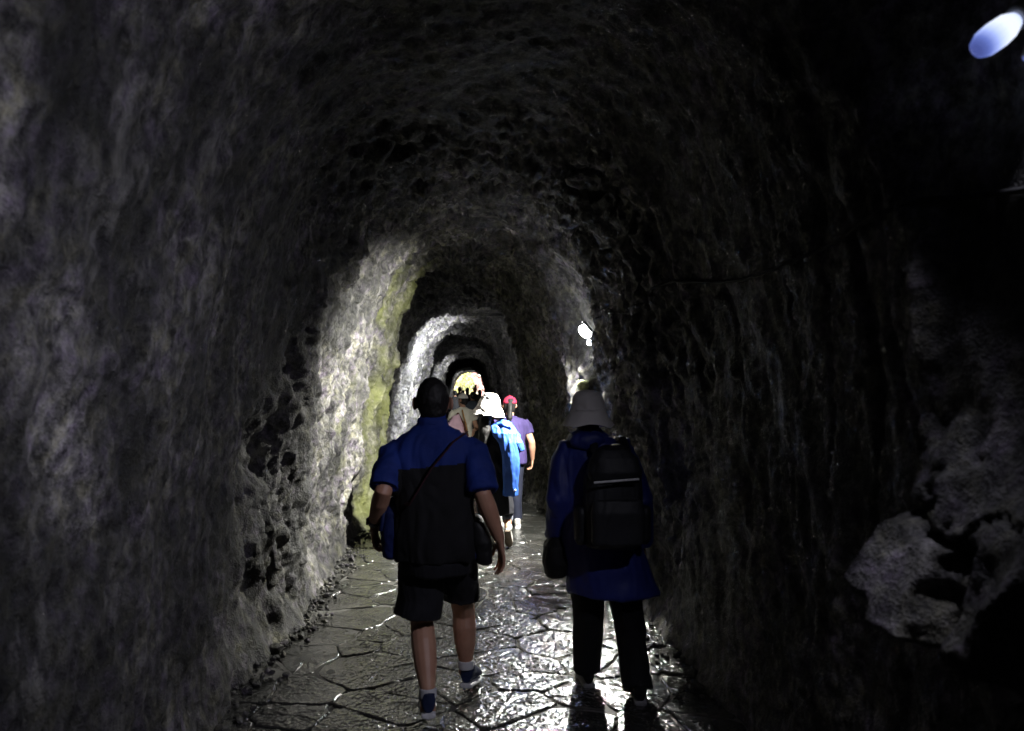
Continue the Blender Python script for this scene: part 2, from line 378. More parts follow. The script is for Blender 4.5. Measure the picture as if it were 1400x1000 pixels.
bp = N(nt, 'Bump', Strength=.9, Distance=.012); L.new(n2.outputs[0], bp.inputs['Height']); L.new(bp.outputs[0], b.inputs['Normal'])
floor = link('floor', grid_mesh('floor', G), mm); tag(floor, 'wet stone paved tunnel floor', kind='structure')
SLAB = slab_mat()
sites = []
y = 1.5; row = 0
while y < 24:
    dy = .27 + .006 * y; x = -1.55 + (.27 if row % 2 else 0)
    while x < 1.6:
        sites.append((x + random.uniform(-.13, .13), y + random.uniform(-.11, .11))); x += random.choice((.26, .36, .46, .6))
    y += dy * random.uniform(.85, 1.2); row += 1
S = np.array(sites); WT = rng.uniform(-.2, .2, len(S))
def clip(poly, p, nrm_):
    out = []
    for i in range(len(poly)):
        a, c = poly[i], poly[(i + 1) % len(poly)]
        da, dc = (a - p) @ nrm_, (c - p) @ nrm_
        if da <= 0: out.append(a)
        if da * dc < 0: out.append(a + (c - a) * (da / (da - dc)))
    return out
stones = []
for i, s in enumerate(S):
    poly = [s + np.array(v) for v in ((-1, -1), (1, -1), (1, 1), (-1, 1))]
    for j in np.argsort(((S - s) ** 2).sum(1))[1:18]:
        dv = S[j] - s; ln = np.linalg.norm(dv); poly = clip(poly, s + dv * (.5 + .5 * (WT[i] - WT[j])) - dv / ln * random.uniform(.0005, .008), dv / ln)
        if len(poly) < 3: break
    for p_, n2_ in ((np.array([-1.62, 0]), np.array([-1., 0])), (np.array([1.62, 0]), np.array([1., 0]))): poly = clip(poly, p_, n2_) if len(poly) > 2 else poly
    if len(poly) < 3: continue
    for rep in range(1):                         # round the corners, roughen the edges
        o2 = []
        for k in range(len(poly)):
            a, c = poly[k], poly[(k + 1) % len(poly)]
            o2 += [a * (1 - u5) + c * u5 + rng.normal(0, .006, 2) for u5 in (.10, .3, .5, .7, .9)] if np.linalg.norm(a - c) > .09 else [(a + c) / 2]
        poly = o2
    stones.append((s, np.array(poly)))
stones.sort(key=lambda t: t[0][1])
def stone_geo(s, poly):
    ctr = poly.mean(0); n = len(poly); tilt = rng.normal(0, .008, 2); h = random.uniform(.003, .009)
    zt_ = lambda p: h + (p - ctr) @ tilt
    inn = ctr + (poly - ctr) * (1 - .009 / np.linalg.norm(poly - ctr, axis=1, keepdims=True)); mid = ctr + (poly - ctr) * .5
    V = [(*p, -.04) for p in poly] + [(*p, zt_(p) - .006) for p in poly] + [(*p, zt_(p)) for p in inn] + [(*p, zt_(p) + random.uniform(-.003, .004)) for p in mid] + [(*ctr, h)]
    Fc = [(r * n + k, r * n + (k + 1) % n, (r + 1) * n + (k + 1) % n, (r + 1) * n + k) for r in range(3) for k in range(n)] + [(3 * n + k, 3 * n + (k + 1) % n, 4 * n) for k in range(n)]
    return V, Fc
rest = MB()
for i, (s, poly) in enumerate(stones):
    if i < 290:
        V, Fc = stone_geo(np.zeros(2), poly - s); mesh_obj('flagstone', V, Fc, SLAB, floor, (s[0], s[1], 0), smooth=False)
    else: rest.add(*stone_geo(s, poly))
if rest.V: rest.build('distant_flagstones', SLAB, floor, smooth=False)['kind'] = 'stuff'
# rubble along the foot of the walls
rb = MB()
ico = [Vector(v).normalized() for v in ((0, 0, 1), (.89, 0, .45), (.28, .85, .45), (-.72, .53, .45), (-.72, -.53, .45), (.28, -.85, .45), (.72, .53, -.45), (-.28, .85, -.45), (-.89, 0, -.45), (-.28, -.85, -.45), (.72, -.53, -.45), (0, 0, -1))]
icf = [(0, 1, 2), (0, 2, 3), (0, 3, 4), (0, 4, 5), (0, 5, 1), (1, 6, 2), (2, 7, 3), (3, 8, 4), (4, 9, 5), (5, 10, 1), (6, 7, 2), (7, 8, 3), (8, 9, 4), (9, 10, 5), (10, 6, 1), (6, 11, 7), (7, 11, 8), (8, 11, 9), (9, 11, 10), (10, 11, 6)]
for i in range(900):
    Y = random.uniform(2.2, 14) if i % 3 else random.uniform(4, 9); side = -1 if i % 4 else 1
    x = wall_x(Y, .08, side) - side * abs(random.gauss(0, .10)) ; r = min(.05, random.lognormvariate(-4.3, .5)); sc = Vector((random.uniform(.7, 1.3), random.uniform(.7, 1.3), random.uniform(.5, .9)))
    rb.add([Vector((x, Y, r * .35 + .01)) + Vector((v.x * sc.x, v.y * sc.y, v.z * sc.z)) * r * random.uniform(.75, 1.2) for v in ico], icf)
tag(rb.build('rubble', ROCK, smooth=False), 'loose rock crumbs strewn along the foot of the tunnel walls', 'rubble', kind='stuff')

# ------------------------------------------------------------------ outside the far portal
def soil(name, a, c_):
    m, nt, b = nodes_of(name); L = nt.links; tc = N(nt, 'TexCoord'); n = N(nt, 'TexNoise', Scale=3., Detail=8.); L.new(tc.outputs['Object'], n.inputs['Vector'])
    L.new(ramp(nt, n.outputs[0], [(.3, a), (.7, c_)]), b.inputs['Base Color']); b.inputs['Roughness'].default_value = .9
    bp = N(nt, 'Bump', Strength=.8, Distance=.05); L.new(n.outputs[0], bp.inputs['Height']); L.new(bp.outputs[0], b.inputs['Normal']); return m
gx = np.linspace(-60, 60, 80); gy = np.linspace(56.5, 240, 90)
G = np.stack(np.meshgrid(gx, gy), -1); G = np.concatenate([G, np.zeros(G.shape[:2] + (1,))], -1)
G[..., 2] = np.clip((np.abs(G[..., 0] + 1) - 4) * .35, 0, 8) + np.clip((G[..., 1] - 74) * .55, 0, 40) + .25 * fbm(G * .5, 3, 8) * np.clip((G[..., 1] - 66) / 6, 0, 1) - .03
tag(link('ground', grid_mesh('ground', G), soil('sunny earth', (.16, .14, .08), (.34, .30, .2))), kind='structure')
LEAF = {}
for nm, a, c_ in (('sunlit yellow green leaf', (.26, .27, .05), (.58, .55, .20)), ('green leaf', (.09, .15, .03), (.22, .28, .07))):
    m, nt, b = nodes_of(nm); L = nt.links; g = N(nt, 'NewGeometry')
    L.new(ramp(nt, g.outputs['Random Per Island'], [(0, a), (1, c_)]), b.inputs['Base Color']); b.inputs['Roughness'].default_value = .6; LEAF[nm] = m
BARK = soil('bark', (.08, .06, .04), (.2, .16, .12))
def bush(loc, h, r, mat, label):
    t = empty('shrub', loc); mb = MB()
    for k in range(6):
        a = 6.28 * k / 6; top = Vector((math.cos(a) * r * .6, math.sin(a) * r * .6, h * random.uniform(.55, .8)))
        mb.tube([(0, 0, -.1), top * .5 + Vector((0, 0, .1 * h)), top], [.06, .04, .015], 6)
    mb.build('trunk', BARK, t)
    lf = MB(); n = 1500
    cl = [(random.uniform(-1, 1) * r * .75, random.uniform(-1, 1) * r * .75, h * random.uniform(.3, .85), random.uniform(.25, .5) * r) for _ in range(14)]
    for _ in range(n):
        x, y_, z, q = random.choice(cl); v = Vector((random.gauss(0, 1), random.gauss(0, 1), random.gauss(0, 1))).normalized() * q * random.random() ** .4
        c = Vector((x, y_, z)) + v; u = Vector((random.gauss(0, 1), random.gauss(0, 1), random.gauss(0, .6))).normalized(); w2 = u.orthogonal().normalized(); s = random.uniform(.07, .15)
        lf.add([c - u * s, c + w2 * s * .45, c + u * s, c - w2 * s * .45], [(0, 1, 2, 3)])
    lf.build('crown', mat, t, smooth=False)
    return tag(t, label, 'shrub', 'shrubs outside the far tunnel mouth')
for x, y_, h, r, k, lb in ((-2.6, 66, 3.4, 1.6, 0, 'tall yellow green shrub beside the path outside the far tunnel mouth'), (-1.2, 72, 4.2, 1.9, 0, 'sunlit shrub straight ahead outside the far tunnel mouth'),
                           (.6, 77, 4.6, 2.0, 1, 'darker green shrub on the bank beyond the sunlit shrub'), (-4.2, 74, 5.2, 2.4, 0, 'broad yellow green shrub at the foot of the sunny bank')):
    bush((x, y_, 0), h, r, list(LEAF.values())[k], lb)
# pinkish boulder face on the right of the exit
pk = soil('pale pinkish stone', (.30, .13, .11), (.48, .27, .24))
u_, v_ = np.meshgrid(np.linspace(0, 1, 60), np.linspace(0, 1, 40)); 
B = np.stack([0.62 + 3.9 * u_ - .5 * v_ * (1 - u_), 64 + 1.5 * u_ + .9 * v_, -.2 + 5.2 * v_ - .4 * u_], -1)
B += .25 * fbm(B * .9, 4, 50)[..., None]
cliff = link('rock_face', grid_mesh('rock_face', B), pk); tag(cliff, kind='structure')

# ================================================================== LAMPS AND CABLE
def lamp(px, py, Y, label, spot, glow, aim, col, L_=.17, tilt=0, loc=None, size=150, blend=.6, rad=.042, shell=1.5, back=None, low=None, lowat=(.04, -.02, -.10)):
    p = P(px, py, Y) if loc is None else Vector(loc)
    wx = max(wall_x(Y, p.z), p.x + .06); t = empty('wall_lamp', p)
    tag(t, label, 'lamp', 'lamps along the tunnel wall')
    a = Vector(aim).normalized()
    ax = Vector((math.cos(tilt), 0, math.sin(tilt)))
    em = plain('glowing lamp glass %.1f' % Y, (.8, .8, .8), .3, 0, (.68, .77, 1.0) if col is BLUE else WHITE, glow)
    if col is BLUE:               # frosted glass: soft glow painted into the emission colour, dimmer and bluer towards the ends
        nt = em.node_tree; tc = N(nt, 'TexCoord'); vm = N(nt, 'VectorMath', operation='DISTANCE'); nt.links.new(tc.outputs['Object'], vm.inputs[0]); vm.inputs[1].default_value = ax * L_ * .12
        ml = N(nt, 'Math', operation='MULTIPLY'); ml.inputs[1].default_value = 10; nt.links.new(vm.outputs['Value'], ml.inputs[0])
        nt.links.new(ramp(nt, ml.outputs[0], [(.36, (.75, .82, 1.0)), (.55, (.42, .52, .95)), (.72, (.12, .17, .5)), (.85, (.05, .07, .25))]), nt.nodes['Principled BSDF'].inputs['Emission Color'])
    d_ = MB(); prof = [(-.5, .3), (-.42, .7), (-.25, .95), (0, 1), (.25, .9), (.42, .62), (.5, .3)]
    u = ax.orthogonal().normalized(); v = ax.cross(u)
    d_.loft([(ax * L_ * s, u * rad * r, v * rad * r) for s, r in prof], 14); d_.build('bulb', em, t)
    back = V3(back) if back else (-a + V3((.15, 0, .45))).normalized(); back = (back - ax * back.dot(ax)).normalized(); tz = ax.cross(back); rf = []
    for r_ in (rad + .02, rad + .016):
        for s_ in (-.6, -.55, 0, .55, .6):
            q_ = .75 if abs(s_) == .6 else 1
            rf += [ax * L_ * s_ * 1.05 + (back * math.cos(f_) + tz * math.sin(f_)) * r_ * q_ for f_ in np.linspace(-shell, shell, 15)]
    n5 = 75; fc = [(i * 15 + k, i * 15 + k + 1, (i + 1) * 15 + k + 1, (i + 1) * 15 + k) for i in range(4) for k in range(14)]; fc += [tuple(v + n5 for v in reversed(f)) for f in fc]
    fc += [(i * 15 + e_, (i + 1) * 15 + e_, (i + 1) * 15 + e_ + n5, i * 15 + e_ + n5) for i in range(4) for e_ in (0, 14)] + [(j * 15 + k, j * 15 + k + 1, j * 15 + k + 1 + n5, j * 15 + k + n5) for j in (0, 4) for k in range(14)]
    if shell: mesh_obj('added_reflector', rf, fc, plain('white enamel reflector', (.7, .7, .7), .4), t)  # half shell added to keep light off the rock behind and the vault
    gm = plain('grey lamp housing', (.25, .25, .26), .45, .6)
    e = ax * L_ * .5
    if e.x < 0: e = -e
    h = MB(); h.loft([(e * s, u * r, v * r) for s, r in ((.9, .026), (1.0, .034), (1.5, .034), (1.6, .02))], 16); h.build('socket', gm, t)
    br = MB(); w_ = Vector((wx - p.x + .05, 0, .02)); br.tube([e * 1.5, (e * 1.5 + w_) / 2 + Vector((0, 0, .03)), w_], .009, 8); br.build('bracket', gm, t)
    jb = MB(); jb.box((wx - p.x - .02, 0, -.10), (.045, .04, .05), bev=.01); jb.build('junction_box', plain('pale junction box', (.6, .6, .58), .5), t)
    wr = MB(); wr.tube([e * 1.5, e * 1.3 + Vector((.02, 0, -.07)), Vector((wx - p.x - .07, -.01, -.17)), Vector((wx - p.x - .03, 0, -.15))], .004, 6); wr.build('wire', plain('white cable', (.6, .6, .58), .5), t)
    ld = bpy.data.lights.new('lamp_light', 'SPOT'); ld.energy = spot; ld.spot_size = R(size); ld.spot_blend = blend; ld.shadow_soft_size = .025; ld.color = col
    lo = bpy.data.objects.new('lamp_light', ld); COL.objects.link(lo); lo.parent = t; lo.location = a * (rad + .035)
    lo.rotation_euler = a.to_track_quat('-Z', 'Y').to_euler()
    if low:                       # small second head: floor beam on the white lamp, added on the bluish one
        dl = V3(low[1]).normalized(); c0 = V3(lowat); ul = dl.orthogonal().normalized(); vl = dl.cross(ul)
        k = MB(); k.loft([(c0 + dl * z, ul * r, vl * r) for z, r in ((-.045, .012), (-.04, .022), (0, .026), (.022, .03))], 14); k.build('extra_spot_housing', gm, t)
        k = MB(); k.loft([(c0 + dl * z, ul * r, vl * r) for z, r in ((.018, .027), (.026, .026), (.034, .016))], 14); k.build('extra_spot_lens', em, t)
        k = MB(); k.tube([c0 - dl * .04, c0 + V3((.05, 0, .01)), V3((wx - p.x + .03, 0, -.08))], .007, 8); k.build('extra_spot_arm', gm, t)
        l2 = bpy.data.lights.new('extra_spot_light', 'SPOT'); l2.energy = low[0]; l2.spot_size = R(low[2]); l2.spot_blend = 1; l2.shadow_soft_size = .02; l2.color = col
        q_ = bpy.data.objects.new('extra_spot_light', l2); COL.objects.link(q_); q_.parent = t; q_.location = c0 + dl * .06; q_.rotation_euler = dl.to_track_quat('-Z', 'Y').to_euler()
    return t
WARM = (1.0, .985, .90); WHITE = (.95, .98, 1.0); BLUE = (.84, .83, 1.0)
LAMPS = [
    lamp(1362, 48, 1.72, 'bluish oval lamp high on the right wall above the lit rock outcrop', 16, .16, (-1, .16, -.70), BLUE, tilt=R(38), L_=.14, size=138, blend=1, rad=.036, shell=0, low=(.6, (-.12, .10, -1.02), 30), lowat=(.15, .06, .0)),  # second head added out of view to light the outcrop
    lamp(800, 454, 7.4, 'white lamp with dangling wire on the right wall above the bucket hat', 200, 9, (-1, .30, -.70), WARM, tilt=R(-50), L_=.15, size=138, blend=.8, low=(100, (-.46, -3.4, -2.2), 46), rad=.05, shell=.9),
    lamp(0, 0, 14.6, 'lamp in the wall recess behind the rock bulge beyond the pink cap', 350, 12, (-1, .40, -.35), WHITE, tilt=R(-30), loc=(1.14, 14.6, 2.35), size=104),
    lamp(0, 0, 24.5, 'lamp in the farther wall recess hidden by the second rock bulge', 110, 12, (-1, .4, -.6), WHITE, tilt=R(-30), loc=(.95, 24.5, 2.3), size=105),
    lamp(658, 514, 50, 'small bright lamp at the edge of the far tunnel mouth', 20, 60, (-.8, 0, -.4), WHITE, tilt=R(-20), L_=.3, size=150),
]
blk = plain('black cable', (.012, .012, .013), .9); wht = plain('pale cable', (.55, .55, .53), .5)
def cable(pts, r, mat, label, group=None):
    mb = MB(); o = Vector(pts[0]); mb.tube([Vector(p) - o for p in pts], r, 8); c = mb.build('cable', mat, None, o); return tag(c, label, 'cable', group)
pts = []
for Y in np.arange(1.15, 7.5, .12):
    z = 2.16 + .03 * Y - .10 * abs(math.sin(Y * 1.5)); pts.append((wall_x(Y, z) - .012, Y, z))
cb = cable(pts, .009, blk, 'black power cable sagging along the right wall towards the bright white lamp')
for k in range(4, len(pts), 9):
    c_ = MB(); v = V3(pts[k]) - V3(pts[0]); c_.box(v + V3((.012, 0, 0)), (.016, .012, .019), bev=.004); c_.build('clip', plain('grey lamp housing', 0), cb)
p2 = P(812, 470, 7.4); pts = []
for k in range(14):
    z = LAMP_AT[1].z - .12 - k * .045; pts.append((LAMP_AT[1].x + .085 + .012 * math.sin(k * 1.7) + .003 * k, 7.36 + .012 * math.cos(k * 2.1), z))
cable(pts, .010, wht, 'pale cable hanging down the rock from the bright white lamp')
jb = MB(); z = P(812, 528, 7.35).z; xw = wall_x(7.35, z); jb.box((0, 0, 0), (.05, .06, .06), bev=.012)
jo = empty('switch_box', (xw - .03, 7.35, z)); jb.build('case', plain('yellowed plastic', (.45, .47, .25), .5), jo)
MB().box((-.052, 0, 0), (.006, .045, .045), bev=.004).build('cover', plain('yellowed plastic', (.45, .47, .25)), jo)
tag(jo, 'yellowish switch box on the right wall at the end of the pale hanging cable', 'switch box')
p5 = P(668, 518, 48); pts = [(wall_x(48, p5.z - .0) - .05 - .12 * abs(math.sin(k * .9)), 48 + .03 * k, p5.z + .1 - .09 * k) for k in range(9)]
cable(pts, .018, wht, 'pale looped cable below the lamp at the far tunnel mouth')

# ================================================================== PEOPLE
SKIN = skin_mat(); HAIR = cloth('black hair', (.012, .011, .011), .55, .3, 200, .5)
V3 = Vector
def hand(mb, wr, d, pn, side, curl=.5, s=1.0):
    """wr wrist, d finger direction, pn palm normal, side = direction towards the thumb"""
    d = V3(d).normalized(); pn = V3(pn); pn = (pn - d * pn.dot(d)).normalized(); sd_ = d.cross(pn); sd_ = sd_ if sd_.dot(V3(side)) > 0 else -sd_
    W2 = V3(wr)
    mb.loft([(W2 - d * .02 * s, sd_ * .027 * s, pn * .020 * s), (W2 + d * .02 * s, sd_ * .032 * s, pn * .018 * s), (W2 + d * .06 * s, sd_ * .042 * s, pn * .016 * s), (W2 + d * .095 * s, sd_ * .042 * s, pn * .013 * s)], 14)
    for k, ln in ((-1.5, .060), (-.5, .074), (.5, .080), (1.5, .070)):
        p = W2 + d * .085 * s + sd_ * k * .0225 * s; dir_ = (d + sd_ * k * .07).normalized(); pts, r = [p], [.0092 * s]
        for j, f in enumerate((.45, .32, .28)):
            ang = curl * (.5 + .5 * j); ax = dir_.cross(pn)
            dir_ = (Matrix.Rotation(ang, 3, ax) @ dir_).normalized(); pts.append(pts[-1] + dir_ * ln * f * s * 1.2); r.append((.0088 - .0007 * j) * s)
        mb.tube(pts, r, 10)
    p = W2 + d * .025 * s + sd_ * .028 * s; t = (d * .75 + sd_ * .6 + pn * .25).normalized(); q_ = p + t * .045 * s
    mb.tube([p, q_, q_ + (t + d * .6 + pn * .3).normalized() * .045 * s], [.013 * s, .011 * s, .009 * s], 10)
def head(mb, c, s=1.0, yaw=0., pitch=0.):
    """skull, jaw, nose, ears; faces +Y turned by yaw"""
    m = Matrix.Rotation(yaw, 3, 'Z') @ Matrix.Rotation(pitch, 3, 'X'); c = V3(c); T = lambda x, y, z: c + m @ V3((x, y, z)) * s
    mb.ball(c, (.076 * s, .095 * s, .105 * s), rot=m); mb.ball(T(0, .022, -.055), (.058 * s, .072 * s, .066 * s), rot=m)
    mb.tube([T(0, .088, .012), T(0, .108, -.022), T(0, .100, -.034)], [.010 * s, .013 * s, .014 * s], 8)
    mb.ball(T(0, .086, -.064), (.024 * s, .012 * s, .010 * s), 8, m); mb.ball(T(0, .075, -.103), (.026 * s, .020 * s, .018 * s), 8, m)
    mb.ball(T(0, .080, .028), (.055 * s, .016 * s, .012 * s), 8, m)
    for sx in (-1, 1): mb.ball(T(sx * .086, -.012, -.010), (.011 * s, .022 * s, .034 * s), 10, m @ Matrix.Rotation(sx * .35, 3, 'Z'))
def hair_cap(name, mat, par, off, c, s=1.0, yaw=0., pitch=0., low=-.07, vox=.006):
    m = Matrix.Rotation(yaw, 3, 'Z') @ Matrix.Rotation(pitch, 3, 'X'); c = V3(c); h = MB()
    h.ball(c + m @ V3((0, -.012, .014)) * s, (.079 * s, .096 * s, .104 * s), rot=m)
    h.ball(c + m @ V3((0, -.035, low + .02)) * s, (.070 * s, .062 * s, .075 * s), rot=m)
    return h.fuse(name, mat, par, off, vox, 4, folds(.004, 40, 8, 1))
def shoe(par, off, heel, toe, upper, sole, w=1.0, name='shoe', lift=0):
    heel, toe = V3(heel), V3(toe); d = toe - heel; ln = d.length; d.normalize(); sd_ = d.cross(V3((0, 0, 1))).normalized(); up = sd_.cross(d)
    s = MB(); u = MB()
    so_ = [(0, .026, .0), (.02, .034, 0), (.28, .036, 0), (.5, .038, 0), (.72, .047, 0), (.9, .040, .004), (1, .018, .012)]
    s.loft([(heel + d * ln * t + up * (.013 + z), sd_ * r * w, up * .014) for t, r, z in so_], 14, 3)
    so2 = [(0.02, .024, .045), (.05, .032, .052), (.2, .034, .056), (.42, .034, .048), (.62, .042, .036), (.82, .041, .028), (.97, .020, .018)]
    u.loft([(heel + d * ln * t + up * (.022 + h), sd_ * r * w, up * h) for t, r, h in so2], 14)
    u.loft([(heel + d * ln * .17 + up * .06, sd_ * .036, d * .046), (heel + d * ln * .17 + up * .115, sd_ * .039, d * .047)], 14)
    for k in range(4): pass
    o = u.fuse(name, upper, par, off, .005, 3)
    s2 = s.fuse('sole', sole, o, off, .005, 1)
    lc = MB()
    for k in range(4):
        b0 = heel + d * ln * (.40 + .09 * k) + up * (.118 - .016 * k); lc.tube([b0 - sd_ * .024, b0 + up * .007, b0 + sd_ * .024], .003, 6)
    lc.build('laces', sole, o, off=off); return o
def torso(mb, secs):              # (centre, half width, half depth[, yaw])
    out = []
    for s in secs:
        c, a, b_ = V3(s[0]), s[1], s[2]; y_ = s[3] if len(s) > 3 else 0
        out.append((c, V3((math.cos(y_), math.sin(y_), 0)) * a, V3((-math.sin(y_), math.cos(y_), 0)) * b_))
    mb.loft(out, 24, 2.4)
def lerp(a, b_, t): return V3(a) * (1 - t) + V3(b_) * t
def limb(mb, a, b_, c, r, n=14, flat_end=False):
    pts = [a, lerp(a, b_, .35), lerp(a, b_, .75), b_, lerp(b_, c, .3), lerp(b_, c, .65), c]; mb.tube(pts, r, n, caps=not flat_end)
def lathe_hat(par, off, c, prof, mat, name='hat', tilt=(0, 0), wob=.006, s=5, seg=72, thick=.004, squash=1.08, freq=9):
    out = [(r, z) for r, z in prof]; inn = [(max(r - thick, 0.0005), z - thick) for r, z in reversed(prof)]
    allp = out + inn; V, Fc = [], []; m = Matrix.Rotation(tilt[1], 3, 'Y') @ Matrix.Rotation(tilt[0], 3, 'X')
    A = np.array([[(r * math.cos(2 * math.pi * k / seg), r * squash * math.sin(2 * math.pi * k / seg), z) for k in range(seg)] for r, z in allp])
    base = np.array([[(r * math.cos(2 * math.pi * k / seg), r * math.sin(2 * math.pi * k / seg), z) for k in range(seg)] for r, z in out + out[::-1]])
    A += (fbm(base * freq, 3, s) * wob)[..., None] * np.array([1, 1, 1.2])
    V = [V3(c) + m @ V3(v) - off for v in A.reshape(-1, 3)]
    n = len(allp)
    Fc = [(i * seg + k, i * seg + (k + 1) % seg, ((i + 1) % n) * seg + (k + 1) % seg, ((i + 1) % n) * seg + k) for i in range(n) for k in range(seg)]
    return mesh_obj(name, V, Fc, mat, par)
def prof_dense(ctrl, n=7):
    o = []
    for (a, b_), (c_, d_) in zip(ctrl[:-1], ctrl[1:]):
        o += [(a + (c_ - a) * k / n, b_ + (d_ - b_) * k / n) for k in range(n)]
    return o + [ctrl[-1]]

# ---------------------------------------------------------------- man in the blue and black polo shirt
def man():
    t = empty('person', (P(592, 900, 3.8).x, 3.8, 0)); off = t.location.copy()
    tag(t, 'man walking bareheaded in blue and black polo shirt, black shorts and white soled sneakers', 'person')
    Lsh, Lel, Lwr = P(537, 606, 3.80), P(524, 672, 3.66), P(511, 716, 3.84)
    Rsh, Rel, Rwr = P(645, 603, 3.80), P(660, 676, 3.68), P(683, 737, 3.72)
    Lh, Lk, La = P(572, 745, 3.82), P(577, 853, 3.86), P(585, 944, 3.66)
    Rh, Rk, Ra = P(622, 745, 3.82), P(634, 838, 4.06), P(637, 905, 4.02)
    hc = P(592, 549, 3.82); nk = P(592, 585, 3.80)
    b = MB(); head(b, hc, 1.07); b.tube([hc + V3((0, -.01, -.06)), nk, nk + V3((0, -.02, -.07))], [.056, .06, .075])
    torso(b, [(P(592, 600, 3.8), .14, .08), (P(592, 650, 3.8), .16, .10), (P(595, 720, 3.8), .15, .11), (P(597, 765, 3.8), .16, .11)])
    limb(b, Lsh + V3((.02, 0, -.03)), Lel, Lwr, [.045, .050, .046, .043, .046, .038, .028]); limb(b, Rsh + V3((-.02, 0, -.03)), Rel, Rwr, [.045, .050, .046, .043, .046, .038, .028])
    limb(b, Lh, Lk, La, [.085, .082, .066, .060, .064, .056, .036]); limb(b, Rh, Rk, Ra, [.085, .082, .066, .060, .064, .056, .036])
    b.tube([lerp(Lk, La, .22) + V3((0, -.012, 0)), lerp(Lk, La, .42) + V3((0, -.02, 0))], [.048, .044]); b.tube([lerp(Rk, Ra, .22) + V3((0, -.012, 0)), lerp(Rk, Ra, .42) + V3((0, -.02, 0))], [.048, .044])
    b.tube([La, P(585, 972, 3.68)], [.036, .04]); b.tube([Ra, Ra + V3((0, .02, -.06))], [.036, .04])
    hand(b, Lwr, (.06, .25, -.9), (1, -.2, 0), (0, 1, 0), .55); hand(b, Rwr, (.12, .1, -.95), (-1, -.3, 0), (0, 1, 0), .28)
    b.fuse('body', SKIN, t, off, .0045, 5)
    hair_cap('hair', HAIR, t, off, hc, 1.07, low=-.045)
    sh = MB()
    torso(sh, [(P(592, 573, 3.79), .066, .066), (P(592, 582, 3.79), .075, .072), (P(592, 587, 3.79), .115, .09), (P(592, 594, 3.79), .165, .10), (P(592, 603, 3.79), .20, .11), (P(592, 620, 3.79), .215, .125), (P(593, 650, 3.79), .205, .135),
               (P(595, 690, 3.79), .195, .145), (P(596, 730, 3.79), .205, .150), (P(597, 764, 3.79), .21, .150)])
    for s0, e0 in ((Lsh, Lel), (Rsh, Rel)):
        s1 = s0 + V3((.035 if s0 is Lsh else -.035, 0, -.015)); e1 = lerp(s0, e0, .95)
        sh.tube([s1, lerp(s0, e0, .2), lerp(s0, e0, .6), e1], [.058, .070, .074, .076], 18, caps=False)
    z0 = (P(592, 636, 3.75)).z; xc = P(592, 636, 3.75).x - off.x
    def paint(c): return ((c[:, 2] + off.z < z0 + .012 * np.sin(c[:, 0] * 9)) & (np.abs(c[:, 0] - xc) < .165 + .05 * (z0 - c[:, 2] > .12)))
    s_ = sh.fuse('polo_shirt', [cloth('royal blue jersey', (.008, .024, .16), .8), cloth('black jersey', (.006, .006, .007), .85)], t, off, .007, 5, folds(.014, 8, 3), paint)
    cl = MB(); cl.loft([(P(592, 580, 3.79), V3((.074, 0, 0)), V3((0, .074, 0))), (P(592, 567, 3.80), V3((.066, 0, 0)), V3((0, .068, .012)))], 24); cl.fuse('collar', cloth('royal blue jersey', 0), s_, off, .006, 2)
    p = MB(); BLK = cloth('black shorts cloth', (.010, .010, .013), .85)
    torso(p, [(P(596, 735, 3.8), .185, .14), (P(597, 765, 3.8), .19, .145), (P(597, 782, 3.81), .185, .145)])
    def leg(h, k, e, r): p.tube([lerp(h, k, -.05), lerp(h, k, .3), lerp(h, k, .65), e], r, 20, caps=False)
    leg(Lh, Lk, P(571, 843, 3.84), [.10, .118, .122, .126]); leg(Rh, Rk, P(630, 820, 3.98), [.10, .105, .10, .098])
    p.fuse('shorts', BLK, t, off, .007, 4, folds(.008, 9, 6))
    NAVY = cloth('navy mesh upper', (.012, .02, .06), .7); WS = plain('white rubber sole', (.72, .72, .74), .5)
    shoe(t, off, P(586, 984, 3.60), P(583, 962, 3.88), NAVY, WS, 1.05)
    shoe(t, off, P(636, 947, 3.97) + V3((0, 0, .02)), P(651, 930, 4.24), NAVY, WS, 1.05)
    for a_, k_ in ((La, Lk), (Ra, Rk)):
        s = MB(); s.tube([a_ + V3((0, .0, -.035)), lerp(a_, k_, .035)], [.044, .042], 16, caps=False); s.fuse('sock', cloth('white sock', (.6, .6, .62)), t, off, .005, 1)
    w_ = MB(); dv = (Lwr - Lel).normalized(); w_.tube([Lwr - dv * .035, Lwr - dv * .010], [.037, .036], 18, caps=False); w_.box(Lwr - dv * .022 + V3((-.035, 0, 0)), (.007, .018, .018), bev=.004)
    w_.build('wristwatch', plain('black watch', (.015, .015, .016), .3), t, off=off)
    # navy bag on the left hip, black pouch on the right hip
    bg_ = empty('shoulder_bag', P(536, 760, 3.84)); o2 = bg_.location.copy(); k = MB(); c = P(541, 720, 3.84)
    k.loft([(c + V3((0, 0, z)), V3((a, 0, 0)), V3((0, d_, 0))) for z, a, d_ in ((-.155, .04, .07), (-.14, .062, .10), (-.02, .072, .125), (.09, .06, .115), (.14, .035, .08), (.155, .015, .04))], 20, 3)
    k.fuse('pouch', cloth('navy nylon', (.010, .018, .09), .6), bg_, o2, .007, 3, folds(.007, 12, 4))
    fl = MB(); fl.box(c + V3((-.055, -.02, .05)), (.012, .085, .06), Matrix.Rotation(.15, 3, 'Y'), .008); fl.build('flap', cloth('navy nylon', 0), bg_, off=o2)
    st = MB(); pth = [c + V3((0, -.06, .14)), P(560, 690, 3.63), P(590, 640, 3.635), P(620, 604, 3.66), P(634, 594, 3.72), P(637, 592, 3.80), P(634, 597, 3.88)]
    sm = [];
